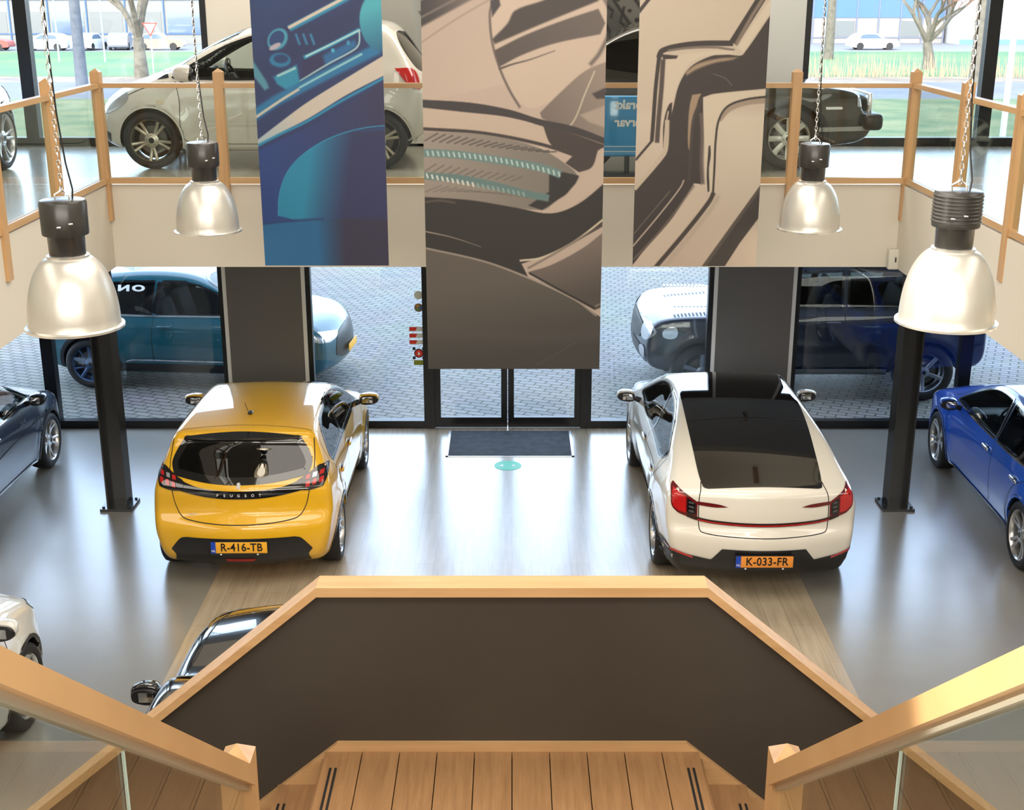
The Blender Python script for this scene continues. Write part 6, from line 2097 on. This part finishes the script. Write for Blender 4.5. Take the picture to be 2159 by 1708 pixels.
# bare trees
BARK = mat('bark', (.15, .13, .10), .85, noise=(3, (.09, .08, .06), 8))
BARKG = mat('bark_grey', (.10, .11, .13), .85, noise=(3, (.07, .08, .095), 8))
TWIG = mat('twig', (.17, .15, .12), .9)
TWIGR = mat('twig_red', (.28, .15, .11), .9)
def tree(x, y, h, tr, label, bark=BARK, twig=TWIG, seed=1, low=.35, spread=.6, lean=0.0, depth=6):
    rnd = random.Random(seed)
    e = empty('bare_tree', (x, y, 0)); tag(e, label, 'tree', 'bare trees along the street')
    T = MB(); Bm = MB()
    top = Vector((lean * h * .5, 0, h * low))
    T.tube([(0, 0, -.05), (lean * h * .15, 0, h * low * .5), tuple(top)], [tr * 1.25, tr, tr * .8], 10)
    def grow(p, d, L, r, k):
        if k == 0 or r < .008: return
        mid = p + d * L * .5 + Vector((rnd.uniform(-1, 1), rnd.uniform(-1, 1), rnd.uniform(-.3, .6))) * L * .07
        q = p + d * L
        Bm.tube([p, mid, q], [r, r * .8, r * .62], 5 if k > 2 else 3, caps=False, mi=0 if k > 3 else 1)
        for j in range(3 if k > 1 else 2):
            a = rnd.uniform(0, 2 * PI); s_ = rnd.uniform(.35, 1) * spread
            nd = (d + Vector((math.cos(a) * s_, math.sin(a) * s_, rnd.uniform(0, .35)))).normalized()
            grow(mid if (j == 2 and rnd.random() < .6) else q, nd, L * rnd.uniform(.62, .82), r * .6, k - 1)
    for j in range(4):
        a = 2 * PI * j / 4 + rnd.uniform(-.4, .4); s_ = spread * rnd.uniform(.4, 1)
        grow(top, Vector((math.cos(a) * s_, math.sin(a) * s_, 1)).normalized(), h * .24, tr * .6, depth)
    T.build('trunk', bark, e); Bm.build('branches', [bark, twig], e, fixn=False)
tree(-22.9, 83, 15, .38, 'bare tree with many pale limbs, in the upper left window', seed=4, low=.16, spread=.75)
tree(-23.9, 74.5, 17, .28, 'straight grey tree trunk left of the limbed tree', BARKG, TWIG, seed=9, low=.55, spread=.3, depth=4)
tree(28.2, 91, 9, .36, 'spreading reddish tree in the upper right window', BARK, TWIGR, seed=12, low=.20, spread=1.1, lean=-.06)
tree(26.3, 76, 14, .34, 'tall pale tree beside the right window mullion', BARK, TWIG, seed=21, low=.5, spread=.5, depth=4)
tree(24.4, 104, 14, .32, 'tall pale tree at the left side of the right upper window', BARK, TWIG, seed=33, low=.55, spread=.5, depth=4)

# office buildings beyond the lawn
def slab_building(x0, x1, y, h, wallm, label, cols, rows, winm, framem, band=None):
    e = empty('office_building', ((x0 + x1) / 2, y, 0)); tag(e, label, 'building')
    w_ = x1 - x0
    b_ = MB(); b_.box(-w_ / 2, w_ / 2, 0, 12, 0, h); b_.build('walls', wallm, e)
    rf = MB(); rf.box(-w_ / 2 - .2, w_ / 2 + .2, -.2, 12.2, h, h + .35); rf.build('roof_edge', WHITEF, e)
    for r, (z0, z1) in enumerate(rows):
        for c in range(cols):
            a = -w_ / 2 + w_ * (c + .08) / cols; d = -w_ / 2 + w_ * (c + .92) / cols
            g = MB(); g.box(a, d, -.03, .0, z0, z1); p = g.build('window', winm[(c + r) % len(winm)], e)
        fr = MB(); fr.box(-w_ / 2, w_ / 2, -.08, -.0, z0 - .12, z0 - .02); fr.build('window_ledge', framem, e)
    for c in range(cols + 1):
        a = -w_ / 2 + w_ * c / cols
        fr = MB(); fr.box(a - .06, a + .06, -.12, 0, 0, h - .3); fr.build('facade_rib', framem, e)
    if band:
        fr = MB(); fr.box(-w_ / 2, w_ / 2, -.06, 0, band[0], band[1]); fr.build('blue_band', band[2], e)
OW = mat('office_window', (.10, .14, .20), .1, coat=1); OB = mat('office_blind', (.33, .29, .22), .6); OG = mat('office_glass_grey', (.13, .14, .14), .3)
slab_building(-75, -30, 132, 8.0, mat('office_wall_grey', (.19, .19, .175), .7), 'grey office building with blue ribs in the left upper window', 12, [(1.0, 3.0), (4.2, 6.6)], [OG, OG, OW], mat('rib_blue', (.03, .09, .25), .5))
slab_building(27.5, 42.6, 134, 9.0, mat('office_wall_pale', (.24, .22, .21), .7), 'pale office building with blue band and blinds in the right upper window', 7, [(.6, 2.1), (4.9, 7.0)], [OB, OB, OG], mat('rib_dark', (.12, .14, .20), .5), (2.4, 4.2, mat('band_blue', (.06, .13, .30), .4)))
e = empty('warehouse', (54, 130, 0)); tag(e, 'white windowless hall with small letters at the right edge', 'building')
b_ = MB(); b_.box(-11.0, 22, 0, 20, 0, 9.5); b_.build('walls', mat('white_cladding', (.45, .47, .52), .5), e)
b_ = MB(); b_.box(-11.0, 22, -.05, 0, 0, .5); b_.build('plinth', mat('rib_blue2', (.10, .2, .4), .5), e)
t = text_mesh('ЯƎ ʁ.', 1.6, 'hall_lettering', mat('letter_grey', (.12, .16, .28), .5), e, .02)
t.rotation_euler = (PI / 2, 0, 0); t.location = (-.5, -.1, 4.3)

# parked cars far away
def far_car(x, y, m, rz, label):
    e = empty('parked_car', (x, y, 0), rz); tag(e, label, 'car', 'cars parked beyond the lawn')
    q = MB()
    pr = smooth_poly([(-2.1, .25), (-2.15, .8), (-2.0, 1.0), (-1.5, 1.35), (-.8, 1.45), (.1, 1.42), (.8, 1.0), (1.6, .9), (2.05, .75), (2.1, .3)], 4)
    q.prism([tuple(p) for p in pr], 'y', -.85, .85)
    q.build('body', m, e)
    for sg in (1, -1):
        g = MB(); g.prism([(-1.35, .98), (-1.2, 1.28), (-.7, 1.36), (.05, 1.34), (.6, .98)], 'y', sg * .852, sg * .862); g.build('side_window', OW, e)
        for wx in (-1.3, 1.3):
            k = MB(); k.lathe([(.001, 0), (.2, 0), (.32, 0), (.32, -.2)], 20, axis='Y'); 
            o = k.build('wheel', RUBBER, e); o.location = (wx, sg * .87, .32); o.rotation_euler = (0, 0, 0 if sg > 0 else PI)
cm = [mat('far_' + n_, c, .35, coat=.6) for n_, c in (('red', (.35, .05, .04)), ('ice', (.45, .52, .62)), ('grey', (.15, .16, .18)), ('white', (.7, .7, .7)), ('brown', (.28, .18, .14)))]
far_car(-46.0, 118.5, cm[0], .0, 'red car parked beyond the lawn at the far left')
far_car(-40.9, 118.5, cm[1], PI, 'pale blue car parked right of the red one')
far_car(-37.3, 119.5, cm[3], 1.45, 'white car parked end-on behind the grey trunk')
far_car(-34.8, 120.5, cm[2], 1.7, 'dark grey car parked end-on right of the white one')
far_car(-31.1, 119.5, cm[4], .05, 'brown car parked behind the limbed tree')
far_car(32.0, 120, cm[3], 0, 'white car parked before the pale office building')

# give-way sign and flagpole
e = empty('give_way_sign', (-21.6, 81.0, 0)); tag(e, 'white triangular give-way sign on a post across the street', 'sign')
q = MB(); q.tube([(0, 0, 0), (0, 0, 3.0)], .045, 8); q.build('post', ALU, e)
q = MB(); q.prism([(-.45, 3.3), (.45, 3.3), (0, 2.5)], 'y', -.06, -.03); q.build('board', RED, e)
q = MB(); q.prism([(-.33, 3.23), (.33, 3.23), (0, 2.64)], 'y', -.07, -.06); q.build('white_field', WHITEINK, e)
e = empty('flagpole', (8.15, 22, 0)); tag(e, 'white pole standing outside the right windows', 'pole')
q = MB(); q.tube([(0, 0, 0), (0, 0, 9)], [.055, .04], 16); q.build('shaft', mat('pole_white', (.75, .76, .8), .4), e)
q = MB(); q.lathe([(.001, .04), (.12, .04), (.13, 0)], 20); q.build('base', ALU, e)
for x, wh in ((-33.6, 'leftmost of the three'), (-30.2, 'middle one of the three'), (-19.6, 'rightmost of the three')):
    e = empty('street_lamp', (x, 100, 0)); tag(e, 'slim grey street lamp on the lawn, ' + wh, 'lamp', 'street lamps on the lawn')
    q = MB(); q.tube([(0, 0, 0), (0, 0, 7.5), (0, -.2, 7.9), (0, -1.0, 8.0)], [.07, .05, .04, .04], 8); q.build('pole', ALU, e)
    q = MB(); q.rbox((0, -1.2, 7.98), (.2, .6, .1), .03); q.build('lamp_head', ALU, e)
# ------------------------------------------------------------------ place the vehicles
yellow_hatchback()
white_fastback()
blue_saloon()
navy_coupe()
white_crossover()
black_citycar()
teal_suv()
offroader()
silver_city_car()
gallery_blue_white_car()
black_gallery_car()
